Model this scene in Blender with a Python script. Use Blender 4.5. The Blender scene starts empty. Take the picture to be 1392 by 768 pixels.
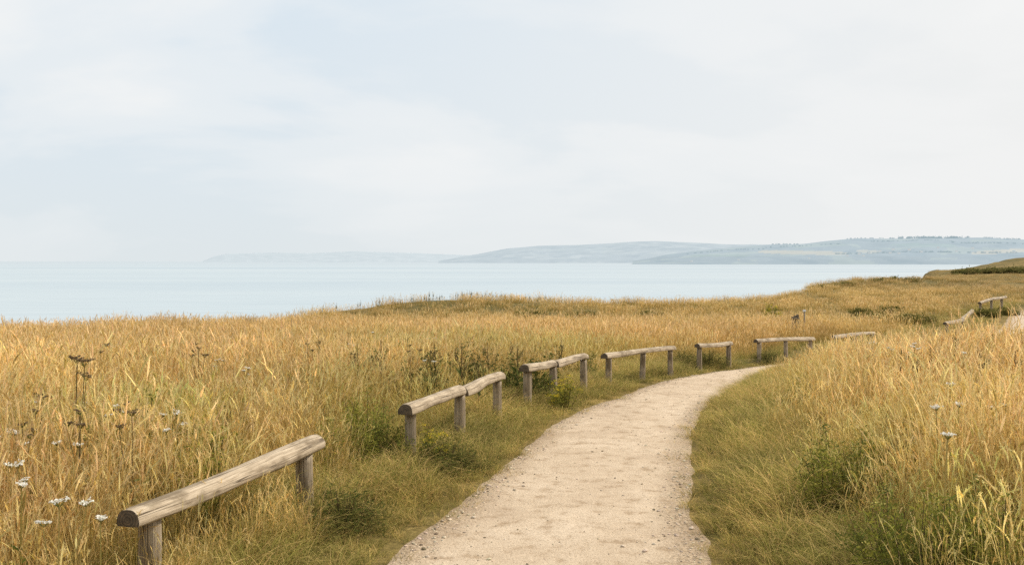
import bpy, math, random
import numpy as np

random.seed(7)
RNG = np.random.default_rng(11)
scene = bpy.context.scene
COL = scene.collection
EYE = 1.65
FPX = 1353.0
PITCH = math.atan(29.0 / FPX)

# ------------------------------------------------------------------ helpers
def ss(a, b, x):
    t = np.clip((np.asarray(x, float) - a) / (b - a), 0, 1)
    return t * t * (3 - 2 * t)

def tag(o, label=None, cat=None, group=None, kind=None):
    if label: o['label'] = label
    if cat: o['category'] = cat
    if group: o['group'] = group
    if kind: o['kind'] = kind
    return o

def empty(name, loc=(0, 0, 0), rz=0.0):
    o = bpy.data.objects.new(name, None)
    o.empty_display_size = 0.2
    o.location = loc
    o.rotation_euler = (0, 0, rz)
    COL.objects.link(o)
    return o

def mesh_from(name, verts, faces, mat=None, cols=None, uvs=None, smooth=False):
    me = bpy.data.meshes.new(name)
    verts = np.asarray(verts, float)
    me.from_pydata([tuple(v) for v in verts], [], [tuple(int(i) for i in f) for f in faces])
    if cols is not None:
        a = me.color_attributes.new('col', 'FLOAT_COLOR', 'POINT')
        c = np.ones((len(verts), 4), np.float32)
        c[:, :3] = cols
        a.data.foreach_set('color', c.ravel())
    if uvs is not None:
        uv = me.uv_layers.new(name='UVMap')
        li = np.zeros(len(me.loops), np.int32)
        me.loops.foreach_get('vertex_index', li)
        uv.data.foreach_set('uv', np.asarray(uvs, np.float32)[li].ravel())
    if smooth:
        me.polygons.foreach_set('use_smooth', np.ones(len(me.polygons), bool))
    if mat: me.materials.append(mat)
    me.update()
    return me

def obj(name, me, parent=None, loc=(0, 0, 0)):
    o = bpy.data.objects.new(name, me)
    o.location = loc
    if parent: o.parent = parent
    COL.objects.link(o)
    return o

def children(o):
    return [c for c in bpy.data.objects if c.parent == o]

def copy_tree(o, kids, loc, rz, s=1.0):
    c = o.copy(); COL.objects.link(c)
    c.location = loc; c.rotation_euler = (0, 0, rz); c.scale = (s, s, s)
    for k in kids:
        d = k.copy(); COL.objects.link(d); d.parent = c
    return c

# smooth pseudo noise from sines (deterministic, vectorised)
_ph = np.random.default_rng(5).uniform(0, 6.28, (3, 8, 3))
def wav(x, y, scale, k=0):
    x = np.asarray(x, float) / scale; y = np.asarray(y, float) / scale
    s = 0
    for i in range(8):
        a = _ph[k, i, 0]; f = 1.0 + 0.45 * i
        s = s + np.sin((x * math.cos(a) + y * math.sin(a)) * f * 2.2 + _ph[k, i, 1] + 1.3 * np.sin(
            (x * math.sin(a * 1.7) - y * math.cos(a * 1.7)) * f + _ph[k, i, 2])) / f ** 0.7
    return s / 3.0            # about -1..1

# ------------------------------------------------------------------ terrain
BY = [-60, 8, 10, 11.7, 13.3, 15.5, 18, 21, 25, 33, 50, 80, 400]
BZ = [0, 0, -.01, -.05, -.10, -.18, -.31, -.43, -.58, -.72, -.85, -.92, -.95]
LX = [(-1.6, -60), (-1.5, -6), (-1.2, 0), (-.95, 3), (-.68, 5.4), (-.54, 6.0), (-.36, 6.7), (-.19, 7.45), (.03, 8.5), (.36, 9.95),
      (.78, 11.2), (1.33, 12.5), (2.25, 14.9), (3.3, 16.9), (4.86, 19.1), (6.3, 20.6), (8.2, 23), (10.5, 26), (14, 30.5),
      (17.5, 35.5), (22.5, 45), (26.5, 51.5), (32, 60), (46, 80), (70, 400)]
RX = [(.7, -60), (.75, -6), (.85, 0), (.98, 3), (1.07, 5.4), (1.14, 6.1), (1.26, 6.9), (1.43, 7.85), (1.59, 8.8), (1.79, 9.75),
      (2.07, 10.9), (2.42, 12.0), (3.0, 13.7), (4.4, 17.3), (6.2, 18.9), (8, 20.8), (9.9, 22.5), (12.2, 25.3), (15.6, 29.6), (19, 34.2), (24, 44),
      (28, 50.3), (33.5, 58.7), (48, 79), (72, 400)]
_yy = np.linspace(-60, 100, 1601)
def _sm(P):
    v = np.interp(_yy, [p[1] for p in P], [p[0] for p in P])
    k = np.hanning(11); k /= k.sum()
    return np.convolve(np.pad(v, 5, mode='edge'), k, mode='valid')
_xl, _xr = _sm(LX), _sm(RX)
_gl, _gr = np.gradient(_xl, _yy), np.gradient(_xr, _yy)
def edges(y):
    y = np.asarray(y, float)
    wob = .05 * wav(y, y * .3, 1.5) + .025 * wav(y, 0 * y, .30, 1)
    wob2 = .05 * wav(y + 40, y * .3, 1.5, 1) + .022 * wav(y, 0 * y, .33, 2)
    return np.interp(y, _yy, _xl) + wob, np.interp(y, _yy, _xr) + wob2
def dist_left(x, y):
    l, _ = edges(y); return (l - x) / np.sqrt(1 + np.interp(y, _yy, _gl) ** 2)
def dist_right(x, y):
    _, r = edges(y); return (x - r) / np.sqrt(1 + np.interp(y, _yy, _gr) ** 2)

EX = [-300, -60, -32, -15, -11.2, -10.4, -9.8, -6.2, 0.2, 7.0, 14, 19.5, 30, 49, 66, 84, 120, 400]
EYD = [20, 23, 25, 26.5, 29, 33, 41, 47, 56, 59, 61, 71, 96, 117, 150, 200, 240, 330]
def cliff_y(x):
    x = np.asarray(x, float)
    s = 0
    for o, w in ((-1.2, .25), (0, .5), (1.2, .25)):
        s = s + w * np.interp(x + o, EX, EYD)
    return s + .8 * wav(x, 0 * x, 5.0, 2)

def H(x, y, sheet=False):
    x = np.asarray(x, float); y = np.asarray(y, float)
    z = np.interp(y, BY, BZ)
    dl, dr = dist_left(x, y), dist_right(x, y)
    z = z + .14 * ss(.7, 3.0, dr) * (1 - ss(12, 19, y)) * ss(-8, 2, y)
    z = z + .22 * ss(1.7, 3.8, dr) * (1 - ss(8, 13, y))
    z = z + .10 * ss(0, .5, dr) * (1 - ss(13, 19, y)) + .05 * ss(0, .6, dl)
    off = np.maximum(dl, dr)
    z = z + (.05 * wav(x, y, 3.0) + .10 * wav(x, y, 11.0, 1) * ss(8, 30, y)) * ss(.2, 1.5, off)
    # headland bank and low rises far along the cliff
    z = z + np.interp(x, [79, 82, 85, 90, 95, 98, 103, 110, 125, 400], [0, .45, .72, .78, .85, 1.0, 1.4, 2.0, 3.5, 4.5]) * ss(174, 190, y + 2.5 * wav(x, y, 9, 2)) * (1 + .1 * wav(x, y, 6, 1))
    z = z + .55 * np.exp(-(((x - 40) / 16) ** 2 + ((y - 100) / 10) ** 2))
    z = z + .42 * np.exp(-(((x + 4) / 9) ** 2 + ((y - 50) / 6) ** 2))
    s = y - cliff_y(x)
    z = z - 1.2 * ss(0, 6, s) - 26 * ss(3, 26, s)
    if not sheet:
        inside = np.minimum(-dl, -dr)
        z = z - .05 * ss(.02, .2, inside)
    return z

def h1(x, y): return float(H(x, y))

CP, SP = math.cos(PITCH), math.sin(PITCH)
def ray(px, py):
    u = (px - 696) / FPX; v = -(py - 384) / FPX
    dx, dy, dz = u, CP + v * SP, -SP + v * CP
    return dx / dy, dz / dy            # per metre of forward distance
def at(px, py, d):
    a, b = ray(px, py); return np.array([a * d, d, EYE + b * d])
def ground(px, py, above=0.0, d0=3.5, d1=220):
    """Where the sight line through a photo pixel meets the surface lying `above` the ground."""
    a, b = ray(px, py)
    d = np.linspace(d0, d1, 6000)
    f = EYE + b * d - (H(a * d, d) + above)
    k = np.argmax(f <= 0) if (f <= 0).any() else len(d) - 1
    return np.array([a * d[k], d[k], EYE + b * d[k]])

# ------------------------------------------------------------------ materials
def mat(name):
    m = bpy.data.materials.new(name); m.use_nodes = True
    nt = m.node_tree; nt.nodes.clear()
    out = nt.nodes.new('ShaderNodeOutputMaterial')
    return m, nt, out
def N(nt, t, **kw):
    n = nt.nodes.new(t)
    for k, v in kw.items():
        if k in n.inputs: n.inputs[k].default_value = v
        else: setattr(n, k, v)
    return n
def ramp(nt, stops, interp='LINEAR'):
    r = nt.nodes.new('ShaderNodeValToRGB'); r.color_ramp.interpolation = interp
    e = r.color_ramp.elements
    while len(e) > 1: e.remove(e[-1])
    e[0].position = stops[0][0]; e[0].color = (*stops[0][1], 1)
    for p, c in stops[1:]:
        k = e.new(p); k.color = (*c, 1)
    return r
def mixc(nt, a, b, fac, mode='MIX'):
    m = nt.nodes.new('ShaderNodeMix'); m.data_type = 'RGBA'; m.blend_type = mode
    for sock, v in ((m.inputs[0], fac), (m.inputs[6], a), (m.inputs[7], b)):
        if hasattr(v, 'node'): nt.links.new(v, sock)
        elif isinstance(v, (int, float)): sock.default_value = v
        else: sock.default_value = (*v, 1)
    return m.outputs[2]

def leaf_mat(name, transl=.35, instanced=True):
    m, nt, out = mat(name)
    c = N(nt, 'ShaderNodeAttribute', attribute_name='col').outputs['Color']
    if instanced:
        t = N(nt, 'ShaderNodeAttribute', attribute_name='tint', attribute_type='INSTANCER').outputs['Color']
        c = mixc(nt, c, t, 1.0, 'MULTIPLY')
    d = N(nt, 'ShaderNodeBsdfDiffuse'); tr = N(nt, 'ShaderNodeBsdfTranslucent')
    mx = N(nt, 'ShaderNodeMixShader'); mx.inputs[0].default_value = transl
    L = nt.links.new
    L(c, d.inputs['Color']); L(c, tr.inputs['Color'])
    L(d.outputs[0], mx.inputs[1]); L(tr.outputs[0], mx.inputs[2])
    L(mx.outputs[0], out.inputs[0])
    return m

def ground_mat():
    m, nt, out = mat('meadow_soil'); L = nt.links.new
    co = N(nt, 'ShaderNodeTexCoord').outputs['Object']
    n1 = N(nt, 'ShaderNodeTexNoise', Scale=.12, Detail=6.0); n2 = N(nt, 'ShaderNodeTexNoise', Scale=2.2, Detail=8.0); n3 = N(nt, 'ShaderNodeTexNoise', Scale=24.0, Detail=6.0)
    for n in (n1, n2, n3): L(co, n.inputs['Vector'])
    r1 = ramp(nt, [(.36, (.12, .10, .035)), (.55, (.22, .155, .06)), (.7, (.28, .20, .08))]); L(n1.outputs[0], r1.inputs[0])
    r2 = ramp(nt, [(.3, (.45, .5, .35)), (.65, (1.15, 1.1, 1.0))]); L(n2.outputs[0], r2.inputs[0])
    r3 = ramp(nt, [(.3, (.55, .55, .5)), (.7, (1.2, 1.2, 1.2))]); L(n3.outputs[0], r3.inputs[0])
    c = mixc(nt, r1.outputs[0], r2.outputs[0], 1.0, 'MULTIPLY'); c = mixc(nt, c, r3.outputs[0], 1.0, 'MULTIPLY')
    b = N(nt, 'ShaderNodeBsdfPrincipled', Roughness=.95); b.inputs['Specular IOR Level'].default_value = .1
    bp = N(nt, 'ShaderNodeBump', Strength=.7, Distance=.04); L(n3.outputs[0], bp.inputs['Height'])
    L(c, b.inputs['Base Color']); L(bp.outputs[0], b.inputs['Normal']); L(b.outputs[0], out.inputs[0])
    return m

def path_mat():
    m, nt, out = mat('trodden_gravel'); L = nt.links.new
    co = N(nt, 'ShaderNodeTexCoord').outputs['Object']
    uv = N(nt, 'ShaderNodeUVMap').outputs[0]
    big = N(nt, 'ShaderNodeTexNoise', Scale=1.3, Detail=5.0); mid = N(nt, 'ShaderNodeTexNoise', Scale=7.0, Detail=8.0, Roughness=.65)
    fine = N(nt, 'ShaderNodeTexNoise', Scale=70.0, Detail=5.0, Roughness=.7)
    vor = N(nt, 'ShaderNodeTexVoronoi', Scale=55.0, feature='F1'); vor2 = N(nt, 'ShaderNodeTexVoronoi', Scale=17.0)
    for n in (big, mid, fine, vor, vor2): L(co, n.inputs['Vector'])
    base = ramp(nt, [(.32, (.445, .340, .235)), (.5, (.50, .390, .274)), (.68, (.545, .434, .314))]); L(big.outputs[0], base.inputs[0])
    r2 = ramp(nt, [(.36, (.72, .67, .61)), (.46, (.95, .94, .93)), (.55, (1.0, 1.0, 1.0)), (.72, (1.08, 1.07, 1.06))]); L(mid.outputs[0], r2.inputs[0])
    r3 = ramp(nt, [(.34, (.62, .57, .50)), (.48, (1, 1, 1)), (.75, (1.10, 1.10, 1.10))]); L(fine.outputs[0], r3.inputs[0])
    c = mixc(nt, base.outputs[0], r2.outputs[0], 1.0, 'MULTIPLY'); c = mixc(nt, c, r3.outputs[0], 1.0, 'MULTIPLY')
    # scattered small dark grit
    sp = ramp(nt, [(.0, (.35, .31, .27)), (.055, (.5, .45, .4)), (.10, (1, 1, 1))]); L(vor2.outputs['Distance'], sp.inputs[0])
    gate = ramp(nt, [(.52, (0, 0, 0)), (.6, (1, 1, 1))]); L(mid.outputs[0], gate.inputs[0])
    spk = mixc(nt, (1, 1, 1), sp.outputs[0], gate.outputs[0]); c = mixc(nt, c, spk, .8, 'MULTIPLY')
    # gravelly margins: u = 0..1 across the path
    sx = N(nt, 'ShaderNodeSeparateXYZ'); L(uv, sx.inputs[0])
    er = ramp(nt, [(0, (1, 1, 1)), (.06, (.8, .8, .8)), (.17, (0, 0, 0)), (.83, (0, 0, 0)), (.93, (.85, .85, .85)), (1, (1, 1, 1))]); L(sx.outputs[0], er.inputs[0])
    vc = ramp(nt, [(0, (.95, .93, .9)), (.45, (.80, .76, .70)), (.7, (.42, .38, .32))]); L(vor.outputs['Distance'], vc.inputs[0])
    en = N(nt, 'ShaderNodeMath', operation='MULTIPLY'); L(er.outputs[0], en.inputs[0])
    mr = ramp(nt, [(.35, (.3, .3, .3)), (.6, (1, 1, 1))]); L(mid.outputs[0], mr.inputs[0]); L(mr.outputs[0], en.inputs[1])
    edge = mixc(nt, c, vc.outputs[0], 1.0, 'MULTIPLY'); c = mixc(nt, c, edge, en.outputs[0])
    b = N(nt, 'ShaderNodeBsdfPrincipled', Roughness=.95); b.inputs['Specular IOR Level'].default_value = .15
    L(c, b.inputs['Base Color'])
    h = N(nt, 'ShaderNodeMath', operation='MULTIPLY_ADD'); L(vor.outputs['Distance'], h.inputs[0]); L(en.outputs[0], h.inputs[1]); L(fine.outputs[0], h.inputs[2])
    h2 = N(nt, 'ShaderNodeMath', operation='MULTIPLY_ADD'); L(mid.outputs[0], h2.inputs[0]); h2.inputs[1].default_value = 1.6; L(h.outputs[0], h2.inputs[2])
    bp = N(nt, 'ShaderNodeBump', Strength=.55, Distance=.02); L(h2.outputs[0], bp.inputs['Height'])
    L(bp.outputs[0], b.inputs['Normal']); L(b.outputs[0], out.inputs[0])
    return m

def wood_mat(name, light=1.0, end=False):
    m, nt, out = mat(name); L = nt.links.new
    uv = N(nt, 'ShaderNodeUVMap').outputs[0]
    oi = N(nt, 'ShaderNodeObjectInfo')
    add = N(nt, 'ShaderNodeVectorMath', operation='ADD'); L(uv, add.inputs[0])
    sc = N(nt, 'ShaderNodeVectorMath', operation='SCALE'); L(oi.outputs['Location'], sc.inputs[0]); sc.inputs['Scale'].default_value = 3.7
    L(sc.outputs[0], add.inputs[1])
    mp = N(nt, 'ShaderNodeMapping'); L(add.outputs[0], mp.inputs[0]); mp.inputs['Scale'].default_value = (2.4, 60, 1)
    mq = N(nt, 'ShaderNodeMapping'); L(add.outputs[0], mq.inputs[0]); mq.inputs['Scale'].default_value = (.32, 15, 1)
    mk = N(nt, 'ShaderNodeMapping'); L(add.outputs[0], mk.inputs[0]); mk.inputs['Scale'].default_value = (5, 9, 1)
    grain = N(nt, 'ShaderNodeTexNoise', Scale=2.4, Detail=8.0, Roughness=.65); L(mp.outputs[0], grain.inputs['Vector'])
    crack = N(nt, 'ShaderNodeTexNoise', Scale=1.1, Detail=2.0, Distortion=.12); L(mq.outputs[0], crack.inputs['Vector'])
    blot = N(nt, 'ShaderNodeTexNoise', Scale=.9, Detail=5.0, Roughness=.6); L(mk.outputs[0], blot.inputs['Vector'])
    g = lambda *c: tuple(v * light * k for v, k in zip(c, (.98, .965, .92)))
    r1 = ramp(nt, [(.30, g(.155, .12, .082)), (.44, g(.27, .215, .155)), (.56, g(.365, .30, .225)), (.72, g(.45, .385, .30))]); L(grain.outputs[0], r1.inputs[0])
    r2 = ramp(nt, [(.36, (.52, .49, .44)), (.5, (.98, .97, .95)), (.66, (1.12, 1.12, 1.12))]); L(blot.outputs[0], r2.inputs[0])
    rc = ramp(nt, [(.482, (1, 1, 1)), (.5, (.15, .125, .10)), (.516, (1, 1, 1))]); L(crack.outputs[0], rc.inputs[0])
    c = mixc(nt, r1.outputs[0], r2.outputs[0], 1.0, 'MULTIPLY')
    gate = ramp(nt, [(.38, (0, 0, 0)), (.50, (1, 1, 1))]); L(blot.outputs[0], gate.inputs[0])
    cr = mixc(nt, (1, 1, 1), rc.outputs[0], gate.outputs[0])
    c = mixc(nt, c, cr, 1.0, 'MULTIPLY')
    b = N(nt, 'ShaderNodeBsdfPrincipled', Roughness=.85); b.inputs['Specular IOR Level'].default_value = .2
    hm = N(nt, 'ShaderNodeMath', operation='MULTIPLY_ADD'); L(cr, hm.inputs[0]); hm.inputs[1].default_value = 1.0; L(grain.outputs[0], hm.inputs[2])
    bp = N(nt, 'ShaderNodeBump', Strength=.5, Distance=.006); L(hm.outputs[0], bp.inputs['Height'])
    L(c, b.inputs['Base Color']); L(bp.outputs[0], b.inputs['Normal']); L(b.outputs[0], out.inputs[0])
    return m

def endgrain_mat():
    m, nt, out = mat('dark_end_grain'); L = nt.links.new
    uv = N(nt, 'ShaderNodeUVMap').outputs[0]
    w = N(nt, 'ShaderNodeTexWave', wave_type='RINGS', rings_direction='SPHERICAL', Scale=22.0, Distortion=3.0, Detail=3.0); L(uv, w.inputs['Vector'])
    n = N(nt, 'ShaderNodeTexNoise', Scale=30.0, Detail=6.0); L(uv, n.inputs['Vector'])
    r = ramp(nt, [(0, (.075, .055, .037)), (1, (.135, .10, .066))]); L(w.outputs[0], r.inputs[0])
    r2 = ramp(nt, [(.3, (.5, .48, .45)), (.7, (1.3, 1.3, 1.25))]); L(n.outputs[0], r2.inputs[0])
    c = mixc(nt, r.outputs[0], r2.outputs[0], 1.0, 'MULTIPLY')
    b = N(nt, 'ShaderNodeBsdfPrincipled', Roughness=.9); L(c, b.inputs['Base Color']); L(b.outputs[0], out.inputs[0])
    return m

def plain_mat(name, c1, c2, scale=8.0, rough=.8):
    m, nt, out = mat(name); L = nt.links.new
    co = N(nt, 'ShaderNodeTexCoord').outputs['Object']
    n = N(nt, 'ShaderNodeTexNoise', Scale=scale, Detail=5.0); L(co, n.inputs['Vector'])
    r = ramp(nt, [(.35, c1), (.65, c2)]); L(n.outputs[0], r.inputs[0])
    b = N(nt, 'ShaderNodeBsdfPrincipled', Roughness=rough); b.inputs['Specular IOR Level'].default_value = .2
    L(r.outputs[0], b.inputs['Base Color']); L(b.outputs[0], out.inputs[0])
    return m

def sea_mat():
    m, nt, out = mat('hazy_sea_water'); L = nt.links.new
    co = N(nt, 'ShaderNodeTexCoord').outputs['Object']
    mp = N(nt, 'ShaderNodeMapping'); L(co, mp.inputs[0]); mp.inputs['Scale'].default_value = (.008, .05, 1)
    n = N(nt, 'ShaderNodeTexNoise', Scale=1.4, Detail=4.0, Roughness=.55); L(mp.outputs[0], n.inputs['Vector'])
    mq = N(nt, 'ShaderNodeMapping'); L(co, mq.inputs[0]); mq.inputs['Scale'].default_value = (.00035, .0016, 1)
    n2 = N(nt, 'ShaderNodeTexNoise', Scale=1.2, Detail=5.0); L(mq.outputs[0], n2.inputs['Vector'])
    r = ramp(nt, [(.35, (.29, .36, .405)), (.5, (.35, .412, .44)), (.65, (.385, .44, .46))]); L(n2.outputs[0], r.inputs[0])
    b = N(nt, 'ShaderNodeBsdfPrincipled', Roughness=.30, IOR=1.33)
    L(r.outputs[0], b.inputs['Base Color'])
    rr = ramp(nt, [(.36, (.93, .945, .955)), (.52, (1, 1, 1)), (.66, (1.045, 1.04, 1.035))]); L(n.outputs[0], rr.inputs[0])
    L(mixc(nt, r.outputs[0], rr.outputs[0], 1.0, 'MULTIPLY'), b.inputs['Base Color'])
    # haze painted into the water as emission, thickening with distance from the shore
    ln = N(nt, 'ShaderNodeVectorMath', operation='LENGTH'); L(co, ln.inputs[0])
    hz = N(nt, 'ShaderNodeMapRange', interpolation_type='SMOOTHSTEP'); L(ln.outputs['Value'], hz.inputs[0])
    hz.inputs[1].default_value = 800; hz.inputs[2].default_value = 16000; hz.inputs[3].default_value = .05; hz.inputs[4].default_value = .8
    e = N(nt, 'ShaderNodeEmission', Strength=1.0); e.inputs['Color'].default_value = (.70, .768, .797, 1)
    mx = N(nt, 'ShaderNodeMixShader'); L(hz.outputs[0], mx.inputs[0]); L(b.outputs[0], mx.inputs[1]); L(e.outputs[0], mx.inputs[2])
    L(mx.outputs[0], out.inputs[0])
    return m

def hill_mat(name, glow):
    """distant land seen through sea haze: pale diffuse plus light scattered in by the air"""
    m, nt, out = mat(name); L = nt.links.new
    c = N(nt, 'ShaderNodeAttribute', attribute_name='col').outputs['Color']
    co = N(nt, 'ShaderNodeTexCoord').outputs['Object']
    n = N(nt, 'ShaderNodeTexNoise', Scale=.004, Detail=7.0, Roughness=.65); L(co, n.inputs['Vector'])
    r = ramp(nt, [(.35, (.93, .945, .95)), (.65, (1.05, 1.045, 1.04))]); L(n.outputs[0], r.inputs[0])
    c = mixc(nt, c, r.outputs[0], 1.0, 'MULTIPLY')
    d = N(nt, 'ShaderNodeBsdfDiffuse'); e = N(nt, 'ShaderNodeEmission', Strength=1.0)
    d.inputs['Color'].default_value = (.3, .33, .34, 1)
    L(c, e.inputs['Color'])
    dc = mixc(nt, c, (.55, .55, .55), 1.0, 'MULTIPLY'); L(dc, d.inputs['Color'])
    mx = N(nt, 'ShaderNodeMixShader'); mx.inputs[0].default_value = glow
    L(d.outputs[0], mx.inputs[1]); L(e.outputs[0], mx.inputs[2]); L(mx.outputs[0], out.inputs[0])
    return m

M_GROUND, M_PATH = ground_mat(), path_mat()
M_WOOD, M_POST, M_END = wood_mat('weathered_log_wood', 1.2), wood_mat('weathered_post_wood', 1.06), endgrain_mat()
M_GRASS = leaf_mat('grass_blades', .40)
M_PLANT = leaf_mat('plant_leaves', .30, instanced=False)

# ------------------------------------------------------------------ setting: land, path, sea, hills
def grid_mesh(xs, ys, zf, m, name):
    X, Y = np.meshgrid(xs, ys)
    Z = zf(X, Y)
    nx, ny = len(xs), len(ys)
    v = np.stack([X, Y, Z], -1).reshape(-1, 3).astype(np.float32)
    i = np.arange(nx * ny).reshape(ny, nx)
    f = np.stack([i[:-1, :-1], i[:-1, 1:], i[1:, 1:], i[1:, :-1]], -1).reshape(-1, 4).astype(np.int32)
    me = raw_mesh(name, v, f)
    me.materials.append(m)
    me.polygons.foreach_set('use_smooth', np.ones(len(f), bool))
    return me, v

def raw_mesh(name, v, f, attrs=None):
    """fast mesh from arrays: v (n,3), f (m,4)"""
    me = bpy.data.meshes.new(name)
    me.vertices.add(len(v)); me.vertices.foreach_set('co', np.asarray(v, np.float32).ravel())
    k = len(f)
    me.loops.add(k * 4); me.loops.foreach_set('vertex_index', np.asarray(f, np.int32).ravel())
    me.polygons.add(k)
    me.polygons.foreach_set('loop_start', np.arange(0, 4 * k, 4, dtype=np.int32))
    for nm, typ, arr in attrs or ():
        a = me.attributes.new(nm, typ, 'POINT')
        key = {'FLOAT': 'value', 'INT': 'value', 'FLOAT_VECTOR': 'vector', 'FLOAT_COLOR': 'color'}[typ]
        a.data.foreach_set(key, np.asarray(arr, np.int32 if typ == 'INT' else np.float32).ravel())
    me.update(calc_edges=True)
    return me

def warp(a, b, k, n):
    return k * np.sinh(np.linspace(math.asinh(a / k), math.asinh(b / k), n))
me, _ = grid_mesh(warp(-260, 340, 4.0, 470), warp(-60, 330, 7.0, 520), H, M_GROUND, 'ground')
tag(obj('ground', me), kind='structure')

py = np.concatenate([np.arange(-58, 2, .5), np.arange(2, 24, .06), np.arange(24, 75, .4)])
l, r = edges(py); K = 21
u = np.linspace(-.05, 1.05, K)
X = l[:, None] * (1 - u) + r[:, None] * u; Y = np.repeat(py[:, None], K, 1)
crown = .012 * (1 - (2 * u - 1) ** 2)
Z = H(X, Y, sheet=True) + crown + .004 + .006 * wav(X, Y, .8, 1) - .035 * (np.abs(u - .5) > .53)
i = np.arange(X.size).reshape(X.shape)
f = np.stack([i[:-1, :-1], i[:-1, 1:], i[1:, 1:], i[1:, :-1]], -1).reshape(-1, 4)
me = mesh_from('path', np.stack([X, Y, Z], -1).reshape(-1, 3), f, M_PATH, uvs=np.stack([np.repeat(u[None], len(py), 0), Y], -1).reshape(-1, 2), smooth=True)
tag(obj('path', me), kind='structure')

SEA = -25.0
S = 90000
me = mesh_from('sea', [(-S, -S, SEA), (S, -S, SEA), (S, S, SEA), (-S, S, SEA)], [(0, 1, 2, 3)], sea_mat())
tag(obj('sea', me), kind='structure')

def hill_surface(P, D, W, noise):
    px = np.array([p[0] for p in P], float)
    top = np.array([EYE + ray(p[0], p[1])[1] * (D + W) for p in P])
    xs_t = np.array([ray(p, 355)[0] for p in px])
    def zf(X, Y):
        v = (Y - D) / W
        crest = np.interp(X / Y, xs_t, top)
        prof = np.where(v < 1, np.sin(np.clip(v, 0, 1) * math.pi / 2) ** .85, 1 - .25 * (v - 1) ** 2)
        folds = noise * wav(X, Y, W * .32, 0) * np.clip(v, 0, 1) * (1.05 - np.clip(v, 0, 1)) * 2.4
        return SEA - 4 + (crest - SEA + 4) * np.clip(prof + folds * .5, 0, 1.2)
    return xs_t, zf

def hill(name, P, D, W, m, colf, noise=.25, n=(260, 46)):
    xs_t, zf = hill_surface(P, D, W, noise)
    xs = np.linspace(xs_t[0], xs_t[-1], n[0]); ys = np.linspace(D, D + W * 1.8, n[1])
    me, v = grid_mesh(xs, ys, lambda U, Y: zf(U * Y, Y), m, name)
    v[:, 0] *= v[:, 1]
    me.vertices.foreach_set('co', v.ravel()); me.update()
    c = colf(v[:, 0], v[:, 1], v[:, 2])
    a = me.color_attributes.new('col', 'FLOAT_COLOR', 'POINT')
    cc = np.ones((len(v), 4), np.float32); cc[:, :3] = c
    a.data.foreach_set('color', cc.ravel())
    tag(obj(name, me), kind='structure')
    return zf

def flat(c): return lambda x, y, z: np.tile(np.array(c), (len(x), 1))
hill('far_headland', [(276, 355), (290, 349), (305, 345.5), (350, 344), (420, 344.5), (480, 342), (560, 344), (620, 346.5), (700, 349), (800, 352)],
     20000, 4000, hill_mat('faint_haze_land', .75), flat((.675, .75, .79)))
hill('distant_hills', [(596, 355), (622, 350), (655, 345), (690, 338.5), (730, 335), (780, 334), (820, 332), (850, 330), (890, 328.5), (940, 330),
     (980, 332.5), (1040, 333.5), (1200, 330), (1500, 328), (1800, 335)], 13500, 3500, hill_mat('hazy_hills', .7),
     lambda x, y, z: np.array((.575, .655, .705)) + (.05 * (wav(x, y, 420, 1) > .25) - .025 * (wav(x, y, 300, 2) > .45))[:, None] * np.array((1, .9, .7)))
DC, WC = 8000.0, 2600.0
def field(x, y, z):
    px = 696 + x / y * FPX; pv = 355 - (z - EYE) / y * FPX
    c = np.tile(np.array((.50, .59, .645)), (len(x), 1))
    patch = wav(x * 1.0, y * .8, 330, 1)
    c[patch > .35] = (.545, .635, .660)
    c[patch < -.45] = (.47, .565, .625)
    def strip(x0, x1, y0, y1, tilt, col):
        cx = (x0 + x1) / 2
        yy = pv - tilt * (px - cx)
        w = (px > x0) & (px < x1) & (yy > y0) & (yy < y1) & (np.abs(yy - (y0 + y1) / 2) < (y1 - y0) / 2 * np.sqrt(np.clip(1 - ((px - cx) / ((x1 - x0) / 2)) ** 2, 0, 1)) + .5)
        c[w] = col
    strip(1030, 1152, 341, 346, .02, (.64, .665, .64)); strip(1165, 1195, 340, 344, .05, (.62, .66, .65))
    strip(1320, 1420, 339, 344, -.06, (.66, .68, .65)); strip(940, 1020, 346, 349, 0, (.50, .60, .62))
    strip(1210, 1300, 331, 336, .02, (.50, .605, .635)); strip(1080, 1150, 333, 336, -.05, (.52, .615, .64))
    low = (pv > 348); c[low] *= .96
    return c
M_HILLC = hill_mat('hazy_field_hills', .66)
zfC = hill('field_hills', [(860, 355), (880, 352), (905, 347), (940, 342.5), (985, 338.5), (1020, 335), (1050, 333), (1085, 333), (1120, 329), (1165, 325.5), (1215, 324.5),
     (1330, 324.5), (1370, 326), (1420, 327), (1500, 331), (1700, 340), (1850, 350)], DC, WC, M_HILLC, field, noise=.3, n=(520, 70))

# ------------------------------------------------------------------ blades and tufts (numpy)
class Geo:
    def __init__(s): s.v, s.f, s.c, s.n = [], [], [], 0
    def add(s, v, f, c):
        s.v.append(v); s.f.append(f + s.n); s.c.append(c); s.n += len(v)
    def arrays(s): return np.concatenate(s.v), np.concatenate(s.f), np.concatenate(s.c)

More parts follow.
